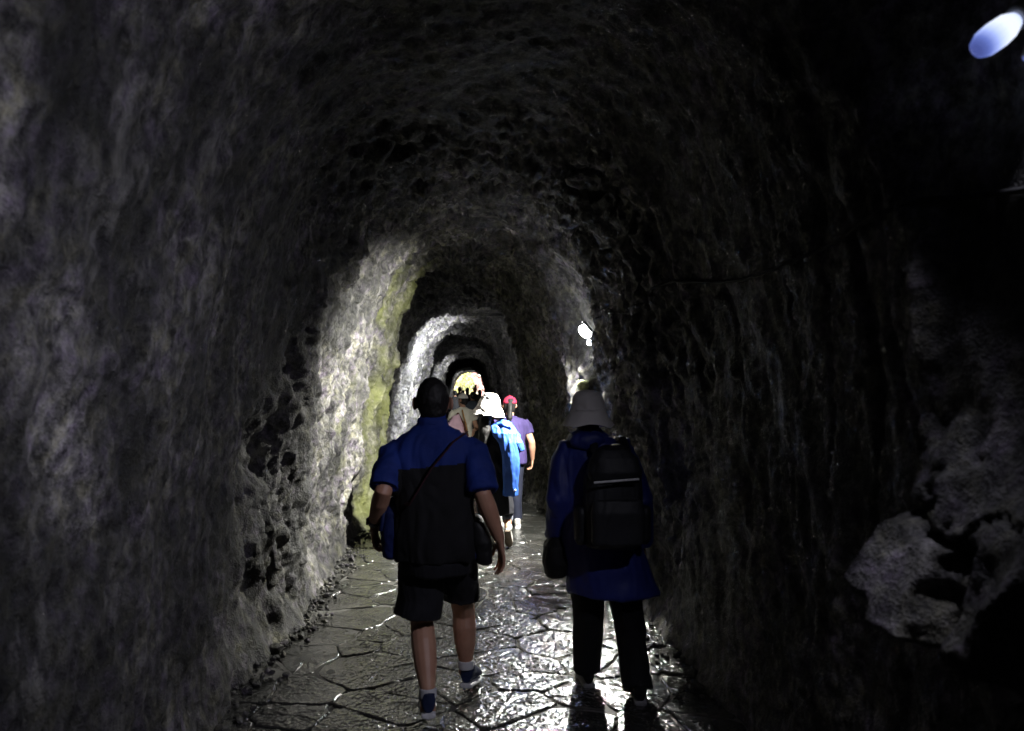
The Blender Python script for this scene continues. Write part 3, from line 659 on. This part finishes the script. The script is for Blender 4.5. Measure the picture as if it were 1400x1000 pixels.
    for i in range(len(pth) - 1): sm += [lerp(pth[i], pth[i + 1], j / 4) for j in range(4)]
    st.tube(sm + [pth[-1]], .015, 8, flat=.35, side=(1, 0, 1)); st.build('strap', cloth('dark red webbing', (.03, .008, .012)), bg_, off=o2)
    tag(bg_, 'navy shoulder bag on the left hip of the man in shorts', 'bag')
    bb = empty('hip_pouch', P(661, 772, 3.80)); o2 = bb.location.copy(); k = MB(); c = P(658, 738, 3.8)
    k.loft([(c + V3((dx, 0, z)), V3((a, 0, 0)), V3((0, d_, 0))) for z, a, d_, dx in ((-.125, .025, .05, .02), (-.11, .045, .08, .015), (0, .055, .10, 0), (.10, .04, .085, -.02), (.125, .018, .04, -.03))], 20, 3)
    k.fuse('pouch', cloth('black nylon', (.010, .010, .011), .55), bb, o2, .007, 3, folds(.005, 12, 7))
    zp = MB(); zp.tube([c + V3((.052, -.05, .03)), c + V3((.058, 0, .035)), c + V3((.052, .05, .03))], .004, 6); zp.build('zipper', plain('steel zip', (.4, .4, .42), .3, 1), bb, off=o2)
    tag(bb, 'black pouch on the right hip of the man in shorts', 'bag')
man()

# ---------------------------------------------------------------- person in bucket hat and navy raincoat
def raincoat():
    Y = 4.12; t = empty('person', (P(812, 900, Y).x, Y, 0)); off = t.location.copy()
    tag(t, 'person in grey bucket hat and long navy raincoat with dark trousers', 'person')
    hc = P(803, 566, Y); Q = lambda x, y_, d_=0: P(x, y_, Y + d_)
    Lsh, Lel, Lwr = Q(772, 612), Q(763, 680, -.05), Q(760, 738, .06); Rsh, Rel, Rwr = Q(852, 610), Q(874, 682, -.06), Q(878, 745, .05)
    Lh, Lk, La = Q(803, 770), Q(804, 858, .06), Q(803, 915, .06); Rh, Rk, Ra = Q(848, 770), Q(862, 865, .0), Q(872, 940, -.18)
    b = MB(); head(b, hc + V3((0, 0, -.008)), .92); b.tube([hc + V3((0, 0, -.06)), Q(804, 600)], [.05, .06])
    torso(b, [(Q(806, 605), .12, .07), (Q(812, 680), .14, .10), (Q(822, 770), .15, .11)])
    limb(b, Lsh, Lel, Lwr, [.045, .045, .04, .038, .038, .033, .025], 12); limb(b, Rsh, Rel, Rwr, [.045, .045, .04, .038, .038, .033, .025], 12)
    limb(b, Lh, Lk, La, [.075, .072, .058, .052, .054, .045, .034], 12); limb(b, Rh, Rk, Ra, [.075, .072, .058, .052, .054, .045, .034], 12)
    hand(b, Lwr, (0, .1, -1), (1, 0, 0), (0, 1, 0), .9, .92); hand(b, Rwr, (.1, .2, -1), (-1, 0, 0), (0, 1, 0), .35, .92)
    b.fuse('body', SKIN, t, off, .006, 4)
    hair_cap('hair', HAIR, t, off, hc + V3((0, 0, -.012)), .90, low=-.065)
    c = MB(); CO = cloth('navy raincoat nylon', (.016, .028, .19), .55, .2, 60, .15, .5)
    torso(c, [(Q(804, 584), .062, .062), (Q(804, 592), .085, .08), (Q(807, 603), .155, .105), (Q(810, 622), .20, .13), (Q(815, 680), .20, .145), (Q(822, 740), .215, .16), (Q(834, 786), .235, .175), (Q(840, 808), .255, .185)])
    for s0, e0, w0, g in ((Lsh, Lel, Lwr, 1), (Rsh, Rel, Rwr, -1)): c.tube([s0 + V3((.03 * g, 0, .01)), lerp(s0, e0, .3), lerp(s0, e0, .8), e0, lerp(e0, w0, .5), lerp(e0, w0, .95)], [.07, .076, .07, .072, .066, .062], 18, caps=False)
    c.fuse('raincoat', CO, t, off, .008, 4, folds(.014, 7, 12))
    hd = MB(); hd.ball(Q(804, 603, -.10), (.10, .05, .05)); hd.fuse('hood', CO, t, off, .007, 3, folds(.008, 12, 3))
    p = MB(); TR = cloth('black trousers', (.010, .010, .012), .85)
    p.tube([Lh, lerp(Lh, Lk, .5), Lk, lerp(Lk, La, .6), La + V3((0, 0, -.01))], [.095, .092, .084, .080, .078], 18, caps=False); p.tube([Rh, lerp(Rh, Rk, .5), Rk, lerp(Rk, Ra, .6), Ra + V3((0, 0, -.01))], [.095, .092, .084, .080, .078], 18, caps=False)
    torso(p, [(Q(822, 755), .15, .12), (Q(824, 790), .16, .12)])
    p.fuse('trousers', TR, t, off, .007, 3, folds(.009, 10, 15))
    DK = cloth('black trainer upper', (.012, .012, .014), .6); GS = plain('grey rubber sole', (.30, .30, .31), .6)
    shoe(t, off, V3((La.x, La.y - .07, .0)), V3((La.x - .01, La.y + .18, 0)), DK, GS); shoe(t, off, V3((Ra.x, Ra.y - .07, 0)), V3((Ra.x + .03, Ra.y + .18, 0)), DK, GS)
    HT = cloth('grey beige hat cotton', (.85, .81, .77), .9, .08, 150, .35)
    lathe_hat(t, off, hc + V3((0, 0, -.012)), prof_dense([(.002, .150), (.035, .148), (.062, .138), (.080, .112), (.092, .05), (.102, .015), (.142, -.052), (.145, -.056)]), HT, 'bucket_hat', (.0, .03), .011, freq=7)
    bd = MB(); bd.tube([hc + V3((.095 * math.cos(a), .102 * math.sin(a), .022)) for a in np.linspace(0, 6.283, 33)], .0035, 6); bd.build('hat_seam', HT, t, off=off)
    # backpack
    bp_ = empty('backpack', Q(840, 748, -.27)); o2 = bp_.location.copy(); k = MB(); BK = cloth('black backpack nylon', (.012, .013, .016), .6, .25, 90, .3, .4); c0 = Q(838, 680, -.23)
    k.loft([(c0 + V3((0, d2, z)), V3((a, 0, 0)), V3((0, d_, 0))) for z, a, d_, d2 in ((-.27, .10, .05, .02), (-.25, .145, .085, .01), (-.1, .160, .105, 0), (.1, .152, .095, .01), (.20, .125, .075, .02), (.255, .08, .05, .035), (.268, .04, .03, .04))], 24, 3.4)
    k.fuse('main_bag', BK, bp_, o2, .008, 3, folds(.007, 9, 21))
    f = MB(); f.loft([(c0 + V3((0, -.11, z)), V3((a, 0, 0)), V3((0, d_, 0))) for z, a, d_ in ((-.24, .10, .03), (-.22, .135, .05), (-.06, .14, .055), (.0, .125, .035))], 20, 3.4); f.fuse('front_pocket', cloth('charcoal pocket nylon', (.022, .023, .026), .6), bp_, o2, .007, 2, folds(.005, 10, 2))
    ld_ = MB(); ld_.loft([(c0 + V3((0, -.03, z)), V3((a, 0, 0)), V3((0, d_, 0))) for z, a, d_ in ((.09, .140, .080), (.14, .148, .09), (.21, .125, .075), (.26, .08, .045))], 20, 3); ld_.fuse('lid', BK, bp_, o2, .007, 3, folds(.006, 9, 2))
    rs = MB(); a_, e_ = Q(812, 660, -.372), Q(874, 655.5, -.372); rs.box((a_ + e_) / 2, ((e_ - a_).length / 2, .004, .0055), Matrix.Rotation(-.07, 3, 'Y'), .002); rs.build('reflective_strip', plain('silver reflective tape', (.75, .75, .76), .35), bp_, off=o2)
    for s in (-1, 1):
        sp = MB(); x0 = c0.x + s * .09
        sp.tube([V3((x0, Y - .18, c0.z + .24)), V3((x0 - .01 * s, Y - .10, c0.z + .285 + .02)), V3((x0, Y, c0.z + .30)), V3((x0 + .01 * s, Y + .10, c0.z + .25)), V3((x0 + .03 * s, Y + .15, c0.z + .1)), V3((x0 + .07 * s, Y + .10, c0.z - .1)), V3((x0 + .08 * s, Y - .1, c0.z - .16))], .022, 10, flat=.4, side=(1, 0, 0)); sp.build('shoulder_strap', BK, bp_, off=o2)
        pk_ = MB(); pk_.loft([(c0 + V3((s * .17, .02, z)), V3((r, 0, 0)), V3((0, r * 1.7, 0))) for z, r in ((-.25, .02), (-.22, .035), (-.08, .038), (-.05, .03))], 14); pk_.fuse('side_pocket', BK, bp_, o2, .007, 2)
    tag(bp_, 'black backpack with thin silver strip on the back of the raincoat wearer', 'backpack')
    hb = empty('handbag', Q(757, 790, .02)); o2 = hb.location.copy(); k = MB(); c1 = Q(759, 760, .02)
    k.loft([(c1 + V3((0, 0, z)), V3((a, 0, 0)), V3((0, d_, 0))) for z, a, d_ in ((-.12, .03, .05), (-.105, .055, .085), (-.03, .074, .11), (.06, .065, .10), (.11, .03, .06))], 18, 2.6); k.fuse('pouch', cloth('black bag cloth', (.008, .008, .009), .7), hb, o2, .007, 3, folds(.006, 12, 9))
    hs = MB(); hs.tube([c1 + V3((0, -.05, .10)), c1 + V3((0, -.03, .15)), c1 + V3((0, .03, .15)), c1 + V3((0, .05, .10))], .008, 8); hs.build('handle', cloth('black bag cloth', 0), hb, off=o2)
    tag(hb, 'black bag hanging from the left hand of the raincoat wearer', 'bag')
raincoat()

# ---------------------------------------------------------------- woman in white sun hat with blue jacket over the shoulder
def hatwoman():
    Y = 7.75; t = empty('person', (P(675, 755, Y).x, Y, 0)); off = t.location.copy(); Q = lambda x, y_, d_=0: P(x, y_, Y + d_)
    tag(t, 'woman in white sun hat and dark long dress over grey leggings', 'person')
    hc = Q(668, 558); Lsh, Lel, Lwr = Q(651, 590), Q(645, 630), Q(647, 664, .06); Rsh, Rel, Rwr = Q(693, 588), Q(703, 622, -.04), Q(697, 648, .12)
    Lh, Lk, La = Q(668, 662), Q(669, 703, .06), Q(672, 740, .12); Rh, Rk, Ra = Q(686, 662), Q(694, 700, .05), Q(694, 722, -.10)
    b = MB(); head(b, hc, .95, .25); b.tube([hc + V3((0, 0, -.05)), Q(671, 588)], [.046, .055])
    torso(b, [(Q(672, 590), .12, .07), (Q(673, 625), .13, .09), (Q(676, 665), .14, .10)])
    limb(b, Lsh, Lel, Lwr, [.042, .042, .037, .035, .036, .03, .023], 12); limb(b, Rsh, Rel, Rwr, [.042, .042, .037, .035, .036, .03, .023], 12)
    limb(b, Lh, Lk, La, [.075, .07, .055, .05, .052, .043, .032], 12); limb(b, Rh, Rk, Ra, [.075, .07, .055, .05, .052, .043, .032], 12)
    hand(b, Lwr, (0, .2, -1), (1, 0, 0), (0, 1, 0), .4, .9); hand(b, Rwr, (-.4, .9, .1), (0, 0, 1), (0, 1, 0), .7, .9); b.fuse('body', SKIN, t, off, .007, 4)
    h = MB(); h.ball(hc + V3((0, -.01, .0)), (.085, .10, .10)); h.tube([hc + V3((-.03, -.07, -.04)), Q(662, 590, -.13), Q(660, 606, -.13), Q(658, 618, -.11)], [.07, .065, .05, .02]); h.fuse('hair', HAIR, t, off, .008, 3, folds(.008, 30, 4, .3))
    d_ = MB(); BL = cloth('black dress cotton', (.012, .012, .016), .85)
    torso(d_, [(Q(670, 581), .06, .06), (Q(671, 588), .15, .09), (Q(672, 597), .175, .11), (Q(672, 625), .155, .12), (Q(674, 660), .18, .14), (Q(677, 695), .19, .16), (Q(678, 702), .19, .16)])
    for s0, e0, w0, g in ((Lsh, Lel, Lwr, 1), (Rsh, Rel, Rwr, -1)): d_.tube([s0 + V3((.03 * g, 0, 0)), lerp(s0, e0, .5), e0, lerp(e0, w0, .8)], [.055, .058, .054, .048], 16, caps=False)
    d_.fuse('dress', BL, t, off, .009, 3, folds(.012, 8, 31))
    l = MB(); 
    for a_, k_, h_ in ((La, Lk, Lh), (Ra, Rk, Rh)): l.tube([lerp(h_, k_, .6), k_, lerp(k_, a_, .35), lerp(k_, a_, .62)], [.064, .060, .060, .052], 16, caps=False)
    l.fuse('leggings', cloth('grey leggings', (.16, .17, .21), .85), t, off, .007, 2, folds(.004, 14, 4))
    WH = cloth('white canvas shoe', (.65, .63, .6), .7); BS = plain('brown rubber sole', (.10, .07, .045), .7)
    shoe(t, off, Q(693.5, 727, -.17), V3((Q(696, 750).x, Y - .02, .005)), WH, BS, .95); shoe(t, off, V3((La.x, La.y - .06, 0)), V3((La.x, La.y + .17, 0)), WH, BS, .95)
    HT = cloth('white sun hat cotton', (.82, .78, .76), .9, .06, 120, .3)
    lathe_hat(t, off, hc + V3((.0, -.01, .01)), prof_dense([(.002, .155), (.04, .150), (.075, .128), (.100, .085), (.116, .03), (.140, -.03), (.174, -.095), (.177, -.10)]), HT, 'sun_hat', (-.12, .16), .016, 8, freq=14)
    # blue jacket
    j = empty('jacket', Q(698, 678, -.13)); o2 = j.location.copy(); JB = cloth('bright blue jacket nylon', (.028, .10, .42), .55, .25, 40, .2, .45); k = MB()
    k.loft([(Q(676, 580, .02), V3((.03, 0, .02)), V3((0, .12, 0))), (Q(684, 579, 0), V3((.01, 0, .045)), V3((0, .16, 0))), (Q(697, 584, -.01), V3((.02, 0, .05)), V3((0, .165, 0))), (Q(706, 598, -.01), V3((.045, 0, .03)), V3((0, .15, 0))), (Q(710, 612, -.02), V3((.035, 0, .01)), V3((0, .13, 0))), (Q(709, 619, -.02), V3((.02, 0, 0)), V3((0, .10, 0)))], 18)
    k.loft([(Q(687, 581, -.12), V3((.12, 0, 0)), V3((0, .035, .03))), (Q(690, 592, -.16), V3((.135, 0, 0)), V3((0, .04, 0))), (Q(695, 606, -.17), V3((.10, 0, 0)), V3((0, .045, 0))), (Q(698, 630, -.17), V3((.085, 0, 0)), V3((0, .045, 0))), (Q(698, 660, -.165), V3((.088, 0, 0)), V3((0, .045, 0))), (Q(698, 678, -.16), V3((.086, 0, 0)), V3((0, .04, 0)))], 18)
    def drape(co, no):
        a = np.sin(co[:, 0] * 95 + 2.2 * noise(co * np.array([6, 6, 4]), 4) + co[:, 2] * 4); f2 = fbm(co * np.array([10, 10, 3.]), 4, 6, .55)
        return no * (.002 * a + .013 * f2)[:, None]
    k.fuse('shell', JB, j, o2, .007, 3, drape)
    slv = MB(); slv.tube([Q(704, 596, -.12), Q(708, 606, -.15), Q(710, 616, -.13)], [.045, .05, .05], 16, caps=False); slv.fuse('sleeve', JB, j, o2, .007, 3, drape)
    hm = MB(); hm.box(Q(704, 671, -.21), (.014, .004, .012), bev=.002); hm.build('tag', plain('pale tag', (.5, .5, .7), .6), j, off=o2)
    tag(j, 'bright blue jacket draped over the right shoulder of the woman in the sun hat', 'jacket')
hatwoman()

# ---------------------------------------------------------------- generic walker for the others
def walker(px, Y, h, label, top, bottom, shoe_c, step=.16, girth=1.0, yaw=0., vox=.012, head_cover=None, hair_long=False, sleeve='long', face=0., group=None, cap_col=None, arm_out=0., phase=1, pony=False):
    s = h / 1.70; x = P(px, 600, Y).x; t = empty('person', (x, Y, 0), yaw); off = V3(); tag(t, label, 'person', group)
    J = lambda x, y_, z: V3((x * s, y_ * s, z * s)); g = girth
    f1, f2 = step * phase, -step * phase
    hc = J(0, .02, 1.585)
    Lsh, Rsh = J(-.175 * g, 0, 1.375), J(.175 * g, 0, 1.375); Lel, Rel = J(-.225 * g, -.04 - f1 * .3, 1.10), J(.235 * g + arm_out, -.04 - f2 * .3, 1.10)
    Lwr, Rwr = J(-.23 * g, .03 - f1 * .6, .865), J(.25 * g + arm_out, .04 - f2 * .6, .865)
    Lh, Rh = J(-.09, 0, .90), J(.09, 0, .90); Lk, Rk = J(-.095, f1 * .7 + .03, .50), J(.095, f2 * .7 + .03, .50); La, Ra = J(-.09, f1, .095), J(.09, f2, .095)
    b = MB(); head(b, hc, s * .97, face); b.tube([hc + J(0, -.01, -.06), J(0, -.01, 1.42)], [.05 * s, .058 * s])
    torso(b, [(J(0, 0, 1.40), .12 * s, .07 * s), (J(0, 0, 1.15), .13 * g * s, .09 * s), (J(0, 0, .90), .14 * g * s, .10 * s)])
    for a_, b_, c_ in ((Lsh, Lel, Lwr), (Rsh, Rel, Rwr)): limb(b, a_ + J(-.02 if a_.x > 0 else .02, 0, -.03), b_, c_, [q_ * s * (.5 + .5 * g) for q_ in (.042, .048, .044, .041, .043, .035, .026)], 12)
    for a_, b_, c_ in ((Lh, Lk, La), (Rh, Rk, Ra)): limb(b, a_, b_, c_, [q_ * s for q_ in (.08, .076, .06, .054, .056, .046, .034)], 12)
    hand(b, Lwr, (.1, .15, -1), (1, -.2, 0), (0, 1, 0), .5, s * .95); hand(b, Rwr, (-.1, .15, -1), (-1, -.2, 0), (0, 1, 0), .5, s * .95)
    b.fuse('body', SKIN, t, off, min(vox, .008) if vox < .011 else vox, 3)
    hm = MB(); m = Matrix.Rotation(face, 3, 'Z'); hm.ball(hc + m @ J(0, -.012, .014), (.083 * s, .096 * s, .104 * s), rot=m); hm.ball(hc + m @ J(0, -.035, -.04), (.07 * s, .062 * s, .075 * s), rot=m)
    if hair_long: hm.tube([hc + J(0, -.06, -.04), J(0, -.09, 1.42), J(0, -.10, 1.30)], [.075 * s, .07 * s, .03 * s])
    if pony: hm.tube([hc + J(0, -.10, .02), hc + J(-.0, -.125, -.05), J(-.005, -.12, 1.42), J(-.01, -.115, 1.36)], [.03 * s, .038 * s, .034 * s, .012 * s])
    hm.fuse('hair', HAIR, t, off, vox, 2, folds(.005, 30, 3, .4))
    c = MB(); torso(c, [(J(0, -.01, 1.45), .062 * s, .06 * s), (J(0, -.01, 1.425), .10 * s, .08 * s), (J(0, 0, 1.395), .165 * g * s, .10 * s), (J(0, 0, 1.33), .19 * g * s, .12 * s), (J(0, 0, 1.1), .165 * g * s, .125 * g * s), (J(0, 0, .92), .18 * g * s, .13 * g * s), (J(0, 0, .82), .185 * g * s, .135 * g * s)])
    for a_, b_, c_, q_ in ((Lsh, Lel, Lwr, 1), (Rsh, Rel, Rwr, -1)):
        pts = [a_ + J(.03 * q_, 0, -.005), lerp(a_, b_, .25), lerp(a_, b_, .6)] + ([b_, lerp(b_, c_, .5), lerp(b_, c_, .93)] if sleeve == 'long' else []); c.tube(pts, [r * s for r in (.062, .068, .068, .06, .054, .048)][:len(pts)], 16, caps=False)
    c.fuse('shirt', top, t, off, vox, 3, folds(.009, 9, int(px)))
    p = MB(); torso(p, [(J(0, 0, .98), .15 * s, .11 * s), (J(0, 0, .90), .165 * s, .125 * s), (J(0, 0, .83), .165 * s, .125 * s)])
    for a_, b_, c_ in ((Lh, Lk, La), (Rh, Rk, Ra)): p.tube([a_, lerp(a_, b_, .5), b_, lerp(b_, c_, .55), lerp(b_, c_, .97)], [r * s for r in (.092, .085, .068, .062, .058)], 16, caps=False)
    p.fuse('trousers', bottom, t, off, vox, 2, folds(.007, 10, int(px) + 3))
    so_ = plain('white rubber sole', (.72, .72, .74), .5)
    for a_ in (La, Ra): shoe(t, off, V3((a_.x, a_.y - .07 * s, 0)), V3((a_.x * 1.15, a_.y + .19 * s, 0)), shoe_c, so_)
    if head_cover == 'cap' or head_cover == 'white_cap':
        k = MB(); mC = cap_col
        cv, cf = [], []; cc = hc + J(0, -.008, .025)
        A = [];
        for i in range(10):
            e = math.pi / 2 * i / 9 * .98; r_ = math.cos(e)
            A.append([(r_ * .094 * s * math.cos(a), r_ * .108 * s * math.sin(a), math.sin(e) * .098 * s) for a in np.linspace(0, 2 * math.pi, 37)[:-1]])
        V = [cc + m @ V3(v) for r_ in A for v in r_]; V += [cc + m @ (V3(v) * .95) for r_ in A for v in r_]; n = 36
        skip = set(range(25, 30)) if head_cover == 'cap' else set()       # strap gap at the back
        Fc = [(i * n + kk, i * n + (kk + 1) % n, (i + 1) * n + (kk + 1) % n, (i + 1) * n + kk) for i in range(9) for kk in range(n) if not (kk in skip and 0 < i < 4)]
        Fc += [tuple(reversed([v + 360 for v in f])) for f in Fc]; Fc += [(kk, kk + 360, (kk + 1) % n + 360, (kk + 1) % n) for kk in range(n)]
        cp_ = mesh_obj('cap', V, Fc, mC, t); bl = MB()
        bl.loft([(cc + m @ J(0, .085 + .075 * q_, -.004 - .018 * q_ * q_), m @ J(.072 * math.sqrt(max(.02, 1 - q_ * q_ * .9)), 0, 0), m @ J(0, 0, .005)) for q_ in (0, .3, .6, .85, 1)], 16); bl.build('visor', mC, cp_)
        bt = MB(); bt.ball(cc + J(0, 0, .098), .009 * s, 8); bt.build('cap_button', mC, cp_)
    if head_cover == 'bucket': lathe_hat(t, off, hc + J(0, 0, .02), prof_dense([(.002, .11 * s), (.06 * s, .105 * s), (.082 * s, .085 * s), (.094 * s, .02 * s), (.125 * s, -.035 * s)]), cap_col, 'bucket_hat', (.0, .05), .005)
    return t, s, hc
JEAN = cloth('dark navy denim', (.010, .012, .026), .85); BLKP = cloth('black trousers', (.010, .010, .012), .85); WHS = cloth('white canvas shoe', (.65, .63, .6), .7); DKS = cloth('black trainer upper', (.012, .012, .014))
walker(697, 8.95, 1.57, 'person in crimson cap with dark ponytail, purple T-shirt and dark jeans', cloth('violet jersey', (.040, .028, .10), .85), JEAN, WHS, step=.10, girth=1.22, vox=.009, head_cover='cap', cap_col=cloth('crimson cap cotton', (.36, .02, .055), .85), sleeve='short', pony=True)
def cream():
    t, s, hc = walker(632.5, 12.8, 1.58, 'person in white cap and cream shirt carrying a pink bag on the back', cloth('cream cotton', (.72, .68, .58), .9, .1), cloth('beige trousers', (.30, .26, .20)), WHS, girth=1.05, vox=.010, head_cover='white_cap', cap_col=cloth('white cap cotton', (.8, .76, .72), .9, .06), sleeve='short', face=.9)
    x = t.location.x; bp_ = empty('drawstring_bag', (x - .10, 12.62, .82)); k = MB(); Qc = lambda px, py, d_=0: P(px, py, 12.62 + d_)
    k.loft([(Qc(624, 567), V3((.055, 0, .02)), V3((0, .05, 0))), (Qc(622, 574), V3((.10, 0, .03)), V3((0, .075, 0))), (Qc(622, 584), V3((.16, 0, -.03)), V3((0, .09, 0))), (Qc(623, 592), V3((.17, 0, -.07)), V3((0, .085, 0))), (Qc(626, 596), V3((.13, 0, -.07)), V3((0, .05, 0)))], 20, 2.6)
    k.fuse('pouch', cloth('pale pink nylon', (.72, .47, .58), .7, .1), bp_, bp_.location.copy(), .009, 2, folds(.012, 9, 2))
    st = MB(); st.tube([Qc(626, 566, .0), Qc(629, 571, -.01), Qc(634, 582, 0), Qc(638, 592, .02), Qc(640, 598, .08)], .022, 8, flat=.4, side=(1, 0, 0)); st.build('strap', cloth('brown strap webbing', (.12, .045, .03)), bp_, off=bp_.location.copy())
    s2 = MB(); s2.tube([Qc(632, 561, .06), Qc(634, 569, .0), Qc(637, 580, 0), Qc(639, 590, .02)], .012, 8, flat=.4, side=(1, 0, 0)); s2.build('strap', cloth('tan strap webbing', (.40, .22, .08)), bp_, off=bp_.location.copy())
    tag(bp_, 'pale pink bag with brown straps on the back of the cream shirt', 'bag')
cream()
DK = [cloth('dark jacket cloth', (.02, .02, .022)), cloth('charcoal jacket cloth', (.05, .05, .055)), cloth('dark brown jacket cloth', (.035, .028, .022)), cloth('grey blue jacket cloth', (.10, .12, .14))]
GRP = 'walkers silhouetted against the far tunnel mouth'
ORANGE = cloth('orange red cloth', (.55, .07, .02), .8)
for px, Y, h, k, lb in ((646, 19, 1.60, 3, 'walker in grey blue jacket just ahead of the white sun hat'), (622, 27, 1.62, 0, 'dark jacketed walker close to the left wall before the far tunnel mouth'), (628, 31, 1.76, 0, 'tall dark walker in front of the yellow green shrubs'),
                        (633, 33, 1.62, 1, 'short charcoal jacketed walker between two taller dark ones'), (639, 29, 1.72, 2, 'dark brown jacketed walker beside the one carrying the orange umbrella'), (649, 30, 1.74, 0, 'dark walker carrying a furled orange umbrella'),
                        (656, 28, 1.64, 2, 'dark brown jacketed walker near the pinkish rock face')):
    walker(px, Y, h, lb, DK[k], BLKP, DKS, vox=.022, group=GRP, hair_long=(k == 2), phase=random.choice((-1, 1)), step=random.uniform(.1, .2), face=random.uniform(-.4, .4))
um = empty('umbrella', P(646, 554, 29.6)); o2 = um.location.copy(); k = MB(); a_, e_ = P(645.5, 553, 29.6), P(651, 524, 29.6)
k.tube([lerp(a_, e_, q_) for q_ in (0, .15, .4, .7, .9)], [.012, .05, .065, .06, .03], 14); k.fuse('folded_canopy', ORANGE, um, o2, .012, 1, folds(.012, 14, 3))
k = MB(); k.tube([a_ + (a_ - e_).normalized() * .05, e_ + (e_ - a_).normalized() * .02], .008, 8); k.build('shaft', plain('steel shaft', (.4, .4, .4), .3, 1), um, off=o2)
tag(um, 'furled orange red umbrella resting on a dark walker\'s shoulder', 'umbrella')
